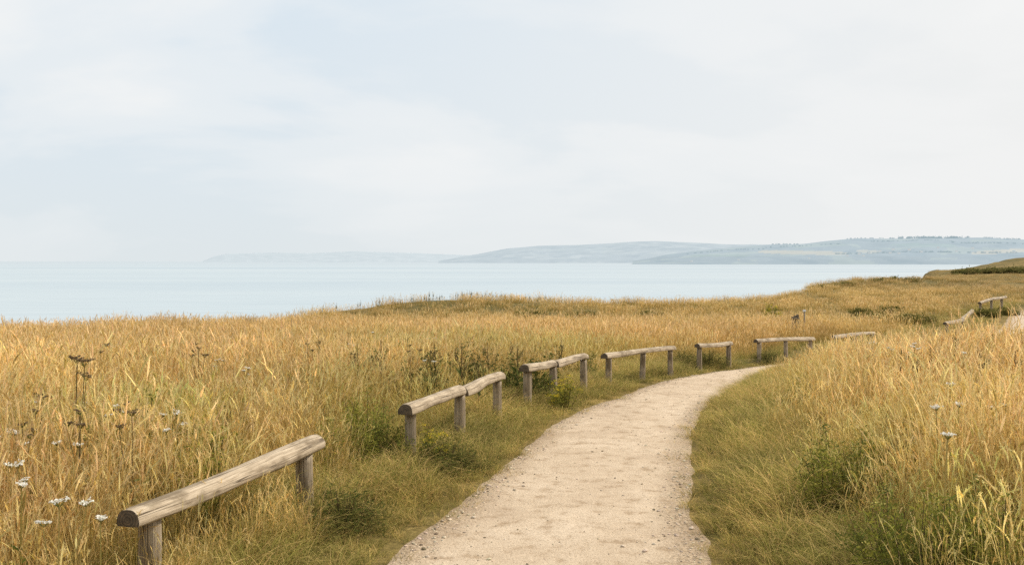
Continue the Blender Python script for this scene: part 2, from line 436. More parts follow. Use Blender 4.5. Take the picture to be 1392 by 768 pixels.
def ribbons(g, rng, root, h, w, az, lean, droop, c0, c1, segs=4, tip=.15, face=None):
    """curved grass blades. root (n,3); h,w,az,lean,droop (n,); c0,c1 (n,3) colours at root and tip. returns tip position and direction"""
    n = len(h)
    t = np.linspace(0, 1, segs + 1)[None, :]
    hor = h[:, None] * (lean[:, None] * t + droop[:, None] * t ** 3)
    ver = h[:, None] * (t - .55 * droop[:, None] * t ** 3.2 - .12 * lean[:, None] * t ** 2)
    d = np.stack([np.cos(az), np.sin(az)], -1)
    P = np.empty((n, segs + 1, 3))
    P[..., :2] = root[:, None, :2] + hor[..., None] * d[:, None, :]
    P[..., 2] = root[:, None, 2] + ver
    fa = rng.uniform(0, math.pi, n) if face is None else face
    side = np.stack([np.cos(fa), np.sin(fa), np.zeros(n)], -1)
    ww = .5 * w[:, None] * (1 - (1 - tip) * t ** 1.6)
    A = P - side[:, None, :] * ww[..., None]; B = P + side[:, None, :] * ww[..., None]
    V = np.stack([A, B], 2).reshape(-1, 3)
    idx = np.arange(n * (segs + 1) * 2).reshape(n, segs + 1, 2)
    F = np.stack([idx[:, :-1, 0], idx[:, :-1, 1], idx[:, 1:, 1], idx[:, 1:, 0]], -1).reshape(-1, 4)
    C = c0[:, None, :] * (1 - t[..., None]) + c1[:, None, :] * t[..., None]
    C = np.repeat(C[:, :, None, :], 2, 2).reshape(-1, 3)
    g.add(V, F, C)
    tdir = P[:, -1] - P[:, -2]; tdir /= np.linalg.norm(tdir, axis=1, keepdims=True) + 1e-9
    return P[:, -1], tdir

def flecks(g, rng, pos, dirs, length, width, col):
    """small diamond-ish quads (spikelets, leaflets)"""
    n = len(pos)
    r = rng.normal(size=(n, 3)); s = np.cross(dirs, r); s /= np.linalg.norm(s, axis=1, keepdims=True) + 1e-9
    L = length[:, None] * dirs; Wd = width[:, None] * .5 * s
    V = np.stack([pos, pos + L * .45 - Wd, pos + L, pos + L * .45 + Wd], 1).reshape(-1, 3)
    F = np.arange(n * 4).reshape(n, 4)
    g.add(V, F, np.repeat(col, 4, 0))

def heads(g, rng, tip, tdir, k, length, spread, size, col, wid):
    n = len(tip)
    t = np.tile(np.linspace(0, 1, k), n)
    P = np.repeat(tip, k, 0) - np.repeat(tdir, k, 0) * (t * np.repeat(length, k))[:, None]
    jit = rng.normal(size=(n * k, 3)) * np.repeat(spread, k)[:, None] * (.35 + .65 * np.sin(np.clip(t, .05, 1) * math.pi))[:, None]
    d = np.repeat(tdir, k, 0) + rng.normal(size=(n * k, 3)) * .35
    d /= np.linalg.norm(d, axis=1, keepdims=True)
    flecks(g, rng, P + jit, d, np.repeat(size, k) * rng.uniform(.7, 1.3, n * k), np.repeat(wid, k), np.repeat(col, k, 0) * rng.uniform(.8, 1.15, (n * k, 1)))

def spikes_(g, rng, tip, tdir, length, width, col, cross=2, segs=4, sag=.25):
    """slender grass ears continuing the stalk: narrow ribbons that swell and taper, nodding over a little"""
    n = len(tip); prof = np.array([.35, .85, 1.0, .7, .1])[:segs + 1]
    az = np.arctan2(tdir[:, 1], tdir[:, 0]); hd = np.stack([np.cos(az), np.sin(az), np.zeros(n)], -1)
    sg = (sag * rng.uniform(0, 1.6, n))[:, None]
    P = []
    p = tip - tdir * (length * .15)[:, None]; d = tdir.copy()
    for k in range(segs + 1):
        P.append(p); d = d + (hd * .6 - np.array((0, 0, 1.0))) * sg * .45; d /= np.linalg.norm(d, axis=1, keepdims=True); p = p + d * (length / segs)[:, None]
    P = np.stack(P, 1)
    f0 = rng.uniform(0, math.pi, n)
    for c in range(cross):
        fa = f0 + c * math.pi / 2
        side = np.stack([np.cos(fa), np.sin(fa), np.zeros(n)], -1)[:, None, :] * (.5 * width[:, None] * prof[None])[..., None]
        V = np.stack([P - side, P + side], 2).reshape(-1, 3)
        idx = np.arange(n * (segs + 1) * 2).reshape(n, segs + 1, 2)
        F = np.stack([idx[:, :-1, 0], idx[:, :-1, 1], idx[:, 1:, 1], idx[:, 1:, 0]], -1).reshape(-1, 4)
        g.add(V, F, np.repeat(col * rng.uniform(.9, 1.08, (n, 1)), (segs + 1) * 2, 0))
    return P

def vary(rng, n, c, a=.18, hue=.06):
    return np.array(c)[None] * rng.uniform(1 - a, 1 + a, (n, 1)) * rng.uniform(1 - hue, 1 + hue, (n, 3))

STRAW, STRAW2, GOLD = (.78, .57, .295), (.86, .69, .43), (.65, .44, .17)
OLIVE, GREEN, DKGREEN, YGREEN = (.23, .20, .05), (.155, .185, .042), (.075, .10, .025), (.30, .28, .05)
BROWN = (.24, .145, .06)

def dry_tuft(rng, n, R, hh, w, seed_share=.6, under=.7, segs=5, spikes=12, bias=None, ear=1.0, bright=1.0):
    g = Geo()
    def roots(k):
        a = rng.uniform(0, 6.283, k); q = R * np.sqrt(rng.uniform(0, 1, k))
        return np.stack([q * np.cos(a), q * np.sin(a), np.full(k, -.04)], -1)
    # stalks with seed heads
    k = int(n * seed_share)
    h = rng.uniform(*hh, k) * rng.choice([.75, 1, 1, 1.06], k)
    az = rng.uniform(0, 6.283, k) if bias is None else rng.normal(bias, 1.1, k)
    col1 = np.where(rng.uniform(size=(k, 1)) < .6, vary(rng, k, STRAW), vary(rng, k, GOLD))
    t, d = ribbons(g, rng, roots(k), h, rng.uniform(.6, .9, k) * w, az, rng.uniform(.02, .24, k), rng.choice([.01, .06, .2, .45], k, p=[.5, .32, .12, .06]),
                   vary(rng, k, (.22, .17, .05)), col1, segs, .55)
    kind = rng.uniform(size=k)
    L = np.where(kind < .4, rng.uniform(.09, .16, k), rng.uniform(.04, .08, k))
    ec = np.where(kind[:, None] < .5, vary(rng, k, STRAW2), vary(rng, k, (.68, .49, .22))) * bright
    P = spikes_(g, rng, t, d, L, np.where(kind < .4, w * 1.3, w * 1.5) * ear, ec, 2 if spikes else 1)
    if spikes:                                          # loose spikelets along the ears that show close up
        m = rng.uniform(size=k) < .75
        for q in (1, 2, 3):
            for _ in range(max(1, spikes // 3)):
                pos = P[m, q] + (P[m, q + 1] - P[m, q]) * rng.uniform(0, 1, (m.sum(), 1))
                dd = (P[m, q + 1] - P[m, q]) / (np.linalg.norm(P[m, q + 1] - P[m, q], axis=1, keepdims=True) + 1e-9) + rng.normal(0, .5, (m.sum(), 3))
                dd /= np.linalg.norm(dd, axis=1, keepdims=True)
                flecks(g, rng, pos, dd, rng.uniform(.016, .036, m.sum()), np.full(m.sum(), w * .6 * ear ** .5), ec[m] * rng.uniform(.8, 1.1, (m.sum(), 1)))
    # dry leaves, bent
    k = max(1, int(n * (1 - seed_share)))
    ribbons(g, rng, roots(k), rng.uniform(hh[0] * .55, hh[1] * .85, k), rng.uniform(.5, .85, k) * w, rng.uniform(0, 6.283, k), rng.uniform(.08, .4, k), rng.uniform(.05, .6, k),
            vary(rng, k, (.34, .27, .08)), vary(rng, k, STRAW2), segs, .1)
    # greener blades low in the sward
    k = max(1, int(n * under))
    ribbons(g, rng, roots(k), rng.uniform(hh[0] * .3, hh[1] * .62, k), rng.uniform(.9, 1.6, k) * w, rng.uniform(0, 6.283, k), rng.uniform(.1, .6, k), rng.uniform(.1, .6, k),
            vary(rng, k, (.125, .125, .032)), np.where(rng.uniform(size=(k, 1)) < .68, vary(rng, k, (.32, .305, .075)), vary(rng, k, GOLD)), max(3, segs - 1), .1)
    return g.arrays()

def green_tuft(rng, n, R, hh, w, segs=4, dry=.25):
    g = Geo()
    a = rng.uniform(0, 6.283, n); q = R * np.sqrt(rng.uniform(0, 1, n))
    root = np.stack([q * np.cos(a), q * np.sin(a), np.full(n, -.02)], -1)
    isd = rng.uniform(size=(n, 1)) < dry
    c0 = np.where(isd, vary(rng, n, (.36, .29, .11)), vary(rng, n, (.10, .11, .028)))  # dark root colours paint contact shade into the base of the verge
    c1 = np.where(isd, vary(rng, n, STRAW), vary(rng, n, (.42, .385, .13)))
    ribbons(g, rng, root, rng.uniform(*hh, n), rng.uniform(.7, 1.2, n) * w, a + rng.normal(0, .9, n), rng.uniform(.15, .8, n), rng.uniform(.1, .9, n), c0, c1, segs, .08)
    return g.arrays()

# ------------------------------------------------------------------ stuff objects: points + tufts in one mesh, instanced by geometry nodes
def node_group(nvar):
    ng = bpy.data.node_groups.new('tuft_scatter', 'GeometryNodeTree')
    ng.interface.new_socket('Geometry', in_out='INPUT', socket_type='NodeSocketGeometry')
    ng.interface.new_socket('Geometry', in_out='OUTPUT', socket_type='NodeSocketGeometry')
    nn, L = ng.nodes.new, ng.links.new
    gi, go = nn('NodeGroupInput'), nn('NodeGroupOutput')
    def named(nm, typ):
        a = nn('GeometryNodeInputNamedAttribute'); a.data_type = typ; a.inputs['Name'].default_value = nm
        return a.outputs[0]
    def sep(geo, v):
        cmp_ = nn('FunctionNodeCompare'); cmp_.data_type = 'INT'; cmp_.operation = 'EQUAL'
        ins = [s for s in cmp_.inputs if s.type == 'INT']
        L(named('var', 'INT'), ins[0]); ins[1].default_value = v
        s = nn('GeometryNodeSeparateGeometry'); s.domain = 'POINT'
        L(geo, s.inputs['Geometry']); L(cmp_.outputs[0], s.inputs['Selection'])
        return s.outputs['Selection']
    g0 = gi.outputs[0]
    pts = sep(g0, -1)
    join = nn('GeometryNodeJoinGeometry')
    for v in range(nvar):
        t = nn('GeometryNodeGeometryToInstance'); L(sep(g0, v), t.inputs[0]); L(t.outputs[0], join.inputs[0])
    iop = nn('GeometryNodeInstanceOnPoints')
    L(pts, iop.inputs['Points']); L(join.outputs[0], iop.inputs['Instance'])
    iop.inputs['Pick Instance'].default_value = True
    L(named('pick', 'INT'), iop.inputs['Instance Index'])
    L(named('turn', 'FLOAT_VECTOR'), iop.inputs['Rotation']); L(named('size', 'FLOAT_VECTOR'), iop.inputs['Scale'])
    L(iop.outputs[0], go.inputs[0])
    return ng
_groups = {}
def scatter(name, tufts, P, scale, tint, material, turn=None, rng=RNG, label=None):
    n = len(P); k = len(tufts)
    V = [P]; F = []; C = [np.ones((n, 3))]; var = [np.full(n, -1)]; off = n
    for j, (v, f, c) in enumerate(tufts):
        V.append(v); F.append(f + off); C.append(c); var.append(np.full(len(v), j)); off += len(v)
    V, F, C, var = np.concatenate(V), np.concatenate(F), np.concatenate(C), np.concatenate(var)
    def pad(a, w, fill):
        o = np.full((off, w), fill, np.float32) if w > 1 else np.full(off, fill, np.float32)
        o[:n] = a; return o
    if turn is None:
        turn = np.stack([rng.normal(0, .06, n), rng.normal(0, .06, n), rng.uniform(0, 6.283, n)], -1)
    size = scale if scale.ndim == 2 else np.repeat(scale[:, None], 3, 1)
    t4 = np.ones((n, 4)); t4[:, :3] = tint
    me = raw_mesh(name, V, F, [('var', 'INT', var), ('pick', 'INT', pad(rng.integers(0, k, n), 1, 0)),
        ('turn', 'FLOAT_VECTOR', pad(turn, 3, 0)), ('size', 'FLOAT_VECTOR', pad(size, 3, 1)), ('tint', 'FLOAT_COLOR', pad(t4, 4, 1)),
        ('col', 'FLOAT_COLOR', np.concatenate([C, np.ones((off, 1))], 1))])
    me.materials.append(material)
    o = obj(name, me)
    if k not in _groups: _groups[k] = node_group(k)
    md = o.modifiers.new('scatter', 'NODES'); md.node_group = _groups[k]
    tag(o, label, 'grass' if 'grass' in name else 'gravel', kind='stuff')
    return o

def wedge(rng, n, d0, d1, ang=.72, xs=0):
    """random ground points in a fan in front of the path's start"""
    d = np.sqrt(rng.uniform(d0 ** 2, d1 ** 2, n)); a = rng.uniform(-ang, ang, n)
    return d * np.sin(a) + xs, d * np.cos(a)

def meadow_tint(x, y, rng):
    n = len(x)
    g = np.clip(.5 + .6 * wav(x, y, 2.3, 0) + .45 * wav(x, y, 7.0, 1), 0, 1)          # 1 = greener
    near = 1 - ss(9, 16, np.hypot(x, y))
    bandn = np.exp(-((np.minimum(np.abs(dist_left(x, y)), np.abs(dist_right(x, y))) - .9) / .7) ** 2)
    gr = np.clip(g ** 1.5 * (.16 + .16 * near) + .34 * bandn * (.3 + .7 * near) + .35 * ss(.45, .9, wav(x, y, 1.1, 2)) * near, 0, 1)
    gold = np.array((1.04, .96, .82)); grn = np.array((.64, .80, .40))
    for cx, cy, cr, ca in GREENS:
        gr = np.maximum(gr, ca * np.exp(-((x - cx) ** 2 + (y - cy) ** 2) / cr ** 2))
    gold = np.array((1.04, .96, .82)) * (1 - ss(9, 20, y))[:, None] + np.array((.96, .85, .655)) * ss(9, 20, y)[:, None]
    heath = ss(70, 84, y) * ss(24, 40, x) * .8 + .5 * ss(.5, .9, wav(x, y, 9, 0)) * ss(14, 30, y)
    gold = gold * (1 - heath[:, None]) + np.array((.72, .66, .58)) * heath[:, None]
    t = gold * (1 - gr[:, None]) + grn * gr[:, None]
    b = 1 + .12 * wav(x, y, 5.0, 2) + .10 * wav(x, y, .9, 1) + rng.normal(0, .13, n)
    return np.clip(t * b[:, None], .2, 1.4)

rng = np.random.default_rng(3)
GREENS = []
for px, pyy, cr, ca in ((230, 600, .7, .85), (120, 610, .6, .7), (520, 570, .8, .8), (470, 545, .8, .6), (60, 650, .5, .6), (1150, 620, .6, .85), (1230, 690, .5, .9), (1330, 690, .5, .8),
                        (1200, 590, .7, .6), (700, 480, 2.2, .6), (780, 478, 2.0, .6), (600, 485, 2.0, .5), (480, 470, 2.0, .4), (1280, 470, 1.6, .5), (350, 640, .6, .5)):
    p = ground(px, pyy, .3); GREENS.append((p[0], p[1], cr, ca * .92))
# near and middle meadow
def meadow(name, label, tufts, n, d0, d1, smin, smax, ang, lift=0):
    x, y = wedge(rng, n, d0, d1, ang)
    dl, dr = dist_left(x, y), dist_right(x, y)
    off = np.where(dl > dr, dl - .88 + .24 * (1 - ss(6.6, 7.6, y)), dr - .80 + .32 * ss(11, 15, y) * (1 - ss(18, 20, y))) + .22 * wav(x, y, .9, 1)
    off = off - np.where(dl > dr, .9, .8) * ss(19, 24, y) * (1 - ss(56, 62, y))
    keep = (off > 0) & (y < cliff_y(x) + 3.5) & (y > 1.6)
    # keep the ground right around the lens free
    keep &= ~((np.hypot(x, y) < 2.0))
    x, y, off = x[keep], y[keep], off[keep]
    s = rng.uniform(smin, smax, len(x)) * (.50 + .50 * ss(0, .9, off)) * (1 + .10 * wav(x, y, 1.7, 2)) * (1 + .06 * wav(x, y, 6, 0)) * (1 + .10 * wav(x, y, .55, 0))
    right = dist_right(x, y) > 0
    s = s * np.where(right, 1.06 * (1 - .19 * ss(8, 15, y)), 1.06) * (1 - .28 * ss(22, 40, y)) * (np.where(right, 1 - .28 * ss(4.5, 7, y), 1.0) if tufts is tp else 1.0)
    t = meadow_tint(x, y, rng)
    P = np.stack([x, y, H(x, y) + lift], -1)
    n = len(x)
    turn = np.stack([.16 * wav(x, y, 1.3, 0) + rng.normal(0, .12, n), .05 + .16 * wav(x, y, 1.5, 1) + rng.normal(0, .12, n), rng.uniform(0, 6.283, n)], -1)
    scatter(name, tufts, P, s, t, M_GRASS, turn=turn, rng=rng, label=label)
    return len(x)
tn = [dry_tuft(rng, 54, .20, hh, .0042, seed_share=s, under=1.0, spikes=9, bias=b) for s, b, hh in ((.72, .2, (.40, .68)), (.8, None, (.36, .62)), (.6, .0, (.34, .6)), (.75, -.3, (.42, .78)), (.6, None, (.30, .55)), (.78, .4, (.38, .66)), (.45, None, (.24, .44)))]
tk = [dry_tuft(rng, 60, .27, hh, .0050, seed_share=s, under=.8, spikes=6, segs=4, bias=b) for s, b, hh in ((.75, .2, (.36, .62)), (.8, None, (.36, .68)), (.65, .0, (.32, .58)), (.75, -.3, (.36, .6)), (.5, None, (.24, .44)))]
tm = [dry_tuft(rng, 72, .38, (.36, .60), .0080, seed_share=s, under=.6, segs=3, spikes=0) for s in (.6, .7, .5, .62)]
tf = [dry_tuft(rng, 84, .80, (.30, .50), .0145, seed_share=s, under=.5, segs=2, spikes=0) for s in (.6, .7, .5)]
tp = [dry_tuft(rng, 13, .26, hh, .0058, seed_share=1.0, under=0.05, spikes=12, bias=b, ear=1.45, bright=1.08) for b, hh in ((.2, (.58, .80)), (None, (.52, .74)), (.0, (.60, .86)), (-.4, (.5, .7)))]
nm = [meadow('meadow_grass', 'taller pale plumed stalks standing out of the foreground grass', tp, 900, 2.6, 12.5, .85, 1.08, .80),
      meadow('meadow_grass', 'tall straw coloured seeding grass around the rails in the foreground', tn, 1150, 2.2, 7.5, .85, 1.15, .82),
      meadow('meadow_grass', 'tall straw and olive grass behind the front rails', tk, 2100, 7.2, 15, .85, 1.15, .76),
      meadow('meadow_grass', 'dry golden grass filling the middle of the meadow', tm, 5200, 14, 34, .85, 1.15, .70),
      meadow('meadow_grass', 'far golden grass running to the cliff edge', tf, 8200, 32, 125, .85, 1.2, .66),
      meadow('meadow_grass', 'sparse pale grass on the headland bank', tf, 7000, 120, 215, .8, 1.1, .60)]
print('meadow', nm)

# short greener verges
def verge():
    n = 30000
    y = np.where(rng.uniform(size=n) < .78, rng.uniform(1.5, 19, n), rng.uniform(19, 60, n))
    l, r = edges(y)
    side = rng.uniform(size=n) < .5
    off = rng.uniform(-.17, 1.5, n) * (1 + .7 * ss(19, 24, y))
    gl, gr = np.interp(y, _yy, _gl), np.interp(y, _yy, _gr)
    x = np.where(side, l - off * np.sqrt(1 + gl ** 2), r + off * np.sqrt(1 + gr ** 2))
    dens = np.where(y < 14, 1.0, .55) * np.clip(.25 + ss(-.08, .16, off) * .75, 0, 1)
    keep = (rng.uniform(size=n) < dens * .55) & (off + .05 * wav(x, y, .35, 0) + .075 * rng.normal(size=n) > 0) | ((off > -.17) & (rng.uniform(size=n) < .05))
    x, y, off, side = x[keep], y[keep], off[keep], side[keep]
    s = (.36 + .58 * ss(-.05, .8, off)) * rng.uniform(.75, 1.25, len(x)) * (1 + .25 * wav(x, y, .6, 2))
    edge = 1 - ss(.02, .22, off)
    gr = np.clip(.78 + .45 * wav(x, y, 1.0, 1), 0, 1)
    t = np.array((1.0, .98, .80)) * gr[:, None] + np.array((1.4, 1.2, .95)) * (1 - gr[:, None])
    t = t * (1 - edge[:, None]) + np.array((1.35, 1.22, 1.0)) * edge[:, None]
    t *= rng.uniform(.65, 1.2, (len(x), 1)) * (1 + .22 * wav(x, y, .45, 0))[:, None]
    P = np.stack([x, y, H(x, y) + .0], -1)
    tv = [green_tuft(rng, 40, .12, hh, .0046, dry=d) for d, hh in ((.12, (.10, .24)), (.28, (.10, .28)), (.42, (.10, .30)), (.15, (.07, .20)), (.5, (.14, .38)))]
    scatter('verge_grass', tv, P, s, t, M_GRASS, rng=rng, label='short green and straw grass along both edges of the path')
    return len(x)
print('verge', verge())

# loose stones along the path margins and specks across it
def stone(rng):
    a = np.linspace(0, 6.283, 7)[:-1]
    rings = [(.0, -.3), (.8, -.15), (1.0, .15), (.7, .45), (.0, .55)]
    V = []
    for q, z in rings:
        for t in a:
            V.append((q * math.cos(t) * rng.uniform(.75, 1.2), q * math.sin(t) * rng.uniform(.6, 1.0), z * rng.uniform(.8, 1.2)))
    F = [(r * 6 + k, r * 6 + (k + 1) % 6, (r + 1) * 6 + (k + 1) % 6, (r + 1) * 6 + k) for r in range(4) for k in range(6)]
    return np.array(V), np.array(F), np.ones((30, 3))
def gravel():
    n = 9000
    y = 3 + 22 * rng.uniform(size=n) ** 1.4
    l, r = edges(y); u = rng.uniform(size=n)
    q = rng.uniform(size=n)
    m = q < .86
    e = np.abs(rng.normal(0, .085, n))
    u = np.where(m, np.where(rng.uniform(size=n) < .5, .01 + e, .99 - e), u)
    x = l * (1 - u) + r * u
    clump = wav(x, y, .5, 2) + .6 * wav(x, y, .18, 1)
    keep = ~m | (clump > -.25)
    x, y, u, m = x[keep], y[keep], u[keep], m[keep]
    s = np.where(m, rng.gamma(2.0, .0026, len(x)), rng.gamma(2.0, .0022, len(x))).clip(.002, .022)
    dark = rng.uniform(size=len(x)) < np.where(m, .10, .45)
    t = np.where(dark[:, None], vary(rng, len(x), (.16, .115, .07), .4), vary(rng, len(x), (.50, .40, .29), .25))
    crownz = .012 * (1 - (2 * u - 1) ** 2)
    P = np.stack([x, y, H(x, y, sheet=True) + crownz + .004 + .006 * wav(x, y, .8, 1)], -1)
    mm, nt, out = mat('loose_stone'); b = N(nt, 'ShaderNodeBsdfPrincipled', Roughness=.9)
    tt = N(nt, 'ShaderNodeAttribute', attribute_name='tint', attribute_type='INSTANCER')
    nt.links.new(tt.outputs['Color'], b.inputs['Base Color']); nt.links.new(b.outputs[0], out.inputs[0])
    scatter('path_gravel', [stone(rng) for _ in range(5)], P, s, t, mm, rng=rng, label='loose pale stones and dark grit along the path margins',
            turn=np.stack([rng.normal(0, .2, len(x)), rng.normal(0, .2, len(x)), rng.uniform(0, 6.28, len(x))], -1))
gravel()

# ------------------------------------------------------------------ log rails
def log_mesh(p0, p1, rad, rng, flat_bottom=True, rings=36, sides=26, endcap=(True, True), mid=None, bow=0.0):
    """half-round log between two top-line points. UV: u metres along, v metres around"""
    p0, p1 = np.array(p0), np.array(p1)
    ax = p1 - p0; L = np.linalg.norm(ax); ax /= L
    side = np.cross(ax, (0, 0, 1)); side /= np.linalg.norm(side); up = np.cross(side, ax)
    ph = rng.uniform(0, 6.28, 6)
    V, UV, F = [], [], []
    for i in range(rings + 1):
        t = i / rings
        r = rad * (1 + .05 * math.sin(5 * t + ph[0]) + .03 * math.sin(13 * t + ph[1])) * (1 - .04 * t)
        cap = 1.0
        if i == 0 or i == rings: cap = .93
        c = p0 + ax * (L * t) + side * (.012 * math.sin(3.3 * t + ph[2])) + up * (.010 * math.sin(4.1 * t + ph[3]) + bow * math.sin(math.pi * t))
        for k in range(sides):
            a = 2 * math.pi * k / sides - math.pi / 2
            q = r * cap * (1 + .025 * math.sin(3 * a + ph[4] + 2 * t) + .02 * math.sin(5 * a - 3 * t + ph[5]))
            x, z = q * math.cos(a), q * math.sin(a)
            if flat_bottom and z < -.30 * r: z = -.30 * r + .05 * (z + .30 * r)
            V.append(c + side * x + up * (z - r * .97)); UV.append((L * t, (k / sides) * 2 * math.pi * rad))
    for i in range(rings):
        for k in range(sides):
            a, b = i * sides + k, i * sides + (k + 1) % sides
            F.append((a, a + sides, b + sides, b))
    mats = [0] * len(F)
    for i, rev in ((0, False), (rings, True)):
        base = i * sides
        cen = np.mean(V[base:base + sides], 0) + ax * (-.006 if not rev else .006)
        ci = len(V); V.append(cen); UV.append((0, 0))
        ring = []
        for k in range(sides):                       # separate rim so the end grain has its own mapping
            p = V[base + k]; ring.append(len(V)); V.append(p)
            d = p - cen; UV.append((float(d @ side), float(d @ up)))
        for k in range(sides):
            a, b = ring[k], ring[(k + 1) % sides]
            F.append((ci, a, b) if not rev else (ci, b, a)); mats.append(1)
    me = mesh_from('rail', V, F, None, uvs=UV, smooth=True)
    me.materials.append(M_WOOD); me.materials.append(M_END)
    me.polygons.foreach_set('material_index', np.array(mats, np.int32))
    return me

def post_mesh(top, bottom, rad, rng, sides=22, rings=12):
    top, bottom = np.array(top), np.array(bottom)
    ph = rng.uniform(0, 6.28, 5); V, UV, F = [], [], []
    L = np.linalg.norm(top - bottom)
    for i in range(rings + 1):
        t = i / rings
        c = bottom * (1 - t) + top * t
        r = rad * (1.10 - .12 * t + .03 * math.sin(6 * t + ph[0]))
        for k in range(sides):
            a = 2 * math.pi * k / sides
            q = r * (1 + .05 * math.sin(2 * a + ph[1]) + .03 * math.sin(4 * a + ph[2] + 2 * t) + .015 * math.sin(9 * a + ph[3]))
            V.append(c + np.array((q * math.cos(a), q * math.sin(a), 0))); UV.append((L * t, k / sides * 2 * math.pi * rad))
    for i in range(rings):
        for k in range(sides):
            a, b = i * sides + k, i * sides + (k + 1) % sides
            F.append((a, b, b + sides, a + sides))
    F.append(tuple(rings * sides + k for k in range(sides)))
    return mesh_from('post', V, F, M_POST, uvs=UV, smooth=True)

wr = np.random.default_rng(21)
def rail_barrier(label, pts, posts, rad, prad, bow=0.0, ht=.48, group='weathered log rails beside the path', wiggle=None):
    """pts: top line of the rail in the world; posts: fractions along it (0..len(pts)-1)"""
    pts = [np.array(p, float) for p in pts]
    o = np.array((pts[0][0], pts[0][1], h1(pts[0][0], pts[0][1])))
    root = empty('log_rail', o); tag(root, label, 'rail', group)
    for a, b in zip(pts[:-1], pts[1:]):
        d = (b - a) / np.linalg.norm(b - a)
        obj('rail', log_mesh(a - o, b - o + (d * -.002 if b is not pts[-1] else 0), rad * wr.uniform(.96, 1.05), wr, bow=bow), root)
    for f in posts:
        k = min(int(f), len(pts) - 2); q = f - k
        p = pts[k] * (1 - q) + pts[k + 1] * q
        g = np.array((p[0], p[1], h1(p[0], p[1]) - .25))
        obj('post', post_mesh(p - o - np.array((0, 0, rad * 1.20)), g - o + np.array((wr.normal(0, .008), wr.normal(0, .008), 0)), prad, wr), root)
RH = .48
def rp(px, py, ht=RH): return ground(px, py, above=ht, d0=3, d1=80)
rail_barrier('nearest weathered rail, one straight log on two posts at the bottom left', [rp(172, 689), rp(432, 592)], [.09, .90], .066, .049)
rail_barrier('second rail from the front, two kinked logs meeting over the middle of three posts', [rp(549, 549), rp(627, 524), rp(682, 506)], [.10, .97, 1.88], .064, .047, bow=.012)
rail_barrier('third rail along the bend, two logs with a hollow near end and yellow-flowered clump below', [rp(712, 496), rp(753, 489), rp(796, 481)], [.12, .97, 1.93], .061, .046, bow=.01)
rail_barrier('fourth rail along the bend, one long log on three slim posts', [rp(822, 479), rp(915, 470)], [.05, .52, .95], .056, .043)
rail_barrier('short fifth rail on two posts where the path starts to vanish', [rp(947, 467), rp(994, 464)], [.07, .92], .056, .043)
rail_barrier('sixth rail just above the end of the visible path, its right post behind tall grass', [rp(1028, 461), rp(1105, 457.5)], [.05, .50, .95], .056, .043)
rail_barrier('seventh rail, low log half sunk behind the grass of the right bank', [rp(1132, 455.5), rp(1188, 450.5)], [.06, .5, .94], .060, .050)
rail_barrier('far rail with an upturned end, pale crooked log poking out of the grass at right', [at(1285, 438, 31), at(1308, 432.5, 32.5), at(1321, 420, 33.4)], [.08, .95], .075, .055)
rail_barrier('farthest rail, pale bent log on the slope near the right edge', [at(1331, 410, 44), at(1348, 405, 46), at(1367, 402, 48.5)], [.1, .98, 1.7], .085, .06)

# ------------------------------------------------------------------ plants
def plant_mesh(name, g):
    v, f, c = g.arrays()
    me = raw_mesh(name, v, f, [('col', 'FLOAT_COLOR', np.concatenate([c, np.ones((len(c), 1))], 1))])
    me.materials.append(M_PLANT)
    return me

pr = np.random.default_rng(77)
def umbel(g, rng, c, R, col, rays=16, dn=5, cup=.25):
    """flat flower head: rays from one point, each with a little floret cluster"""
    c = np.array(c, float)
    a = rng.uniform(0, 6.283, rays); q = R * np.sqrt(rng.uniform(.05, 1, rays))
    P = c + np.stack([q * np.cos(a), q * np.sin(a), cup * q * q / R * 1.0 + rng.normal(0, .002, rays)], -1)
    tl = rng.normal(0, .14, 2); P[:, 2] += (P[:, 0] - c[0]) * tl[0] + (P[:, 1] - c[1]) * tl[1]
    base = np.tile(c - np.array((0, 0, R * .8)), (rays, 1))
    d = P - base; L = np.linalg.norm(d, axis=1); flecks(g, rng, base, d / L[:, None], L, np.full(rays, .0035), vary(rng, rays, (.20, .19, .06)))
    k = rays * dn
    Q = np.repeat(P, dn, 0) + rng.normal(0, R * .10, (k, 3)) * np.array((1, 1, .35))
    dd = rng.normal(size=(k, 3)) * np.array((1, 1, .25)); dd /= np.linalg.norm(dd, axis=1, keepdims=True)
    flecks(g, rng, Q, dd, np.full(k, R * .34), np.full(k, R * .30), vary(rng, k, col, .12, .03))

def stem(g, rng, pts, w, c):
    pts = np.array(pts, float)
    for a, b in zip(pts[:-1], pts[1:]):
        d = b - a; L = np.linalg.norm(d)
        for ang in (0, 1.57):
            s = np.array((math.cos(ang), math.sin(ang), 0)) * w / 2
            g.add(np.array([a - s, a + s, b + s * .85, b - s * .85]), np.array([[0, 1, 2, 3]]), vary(rng, 4, c, .1))

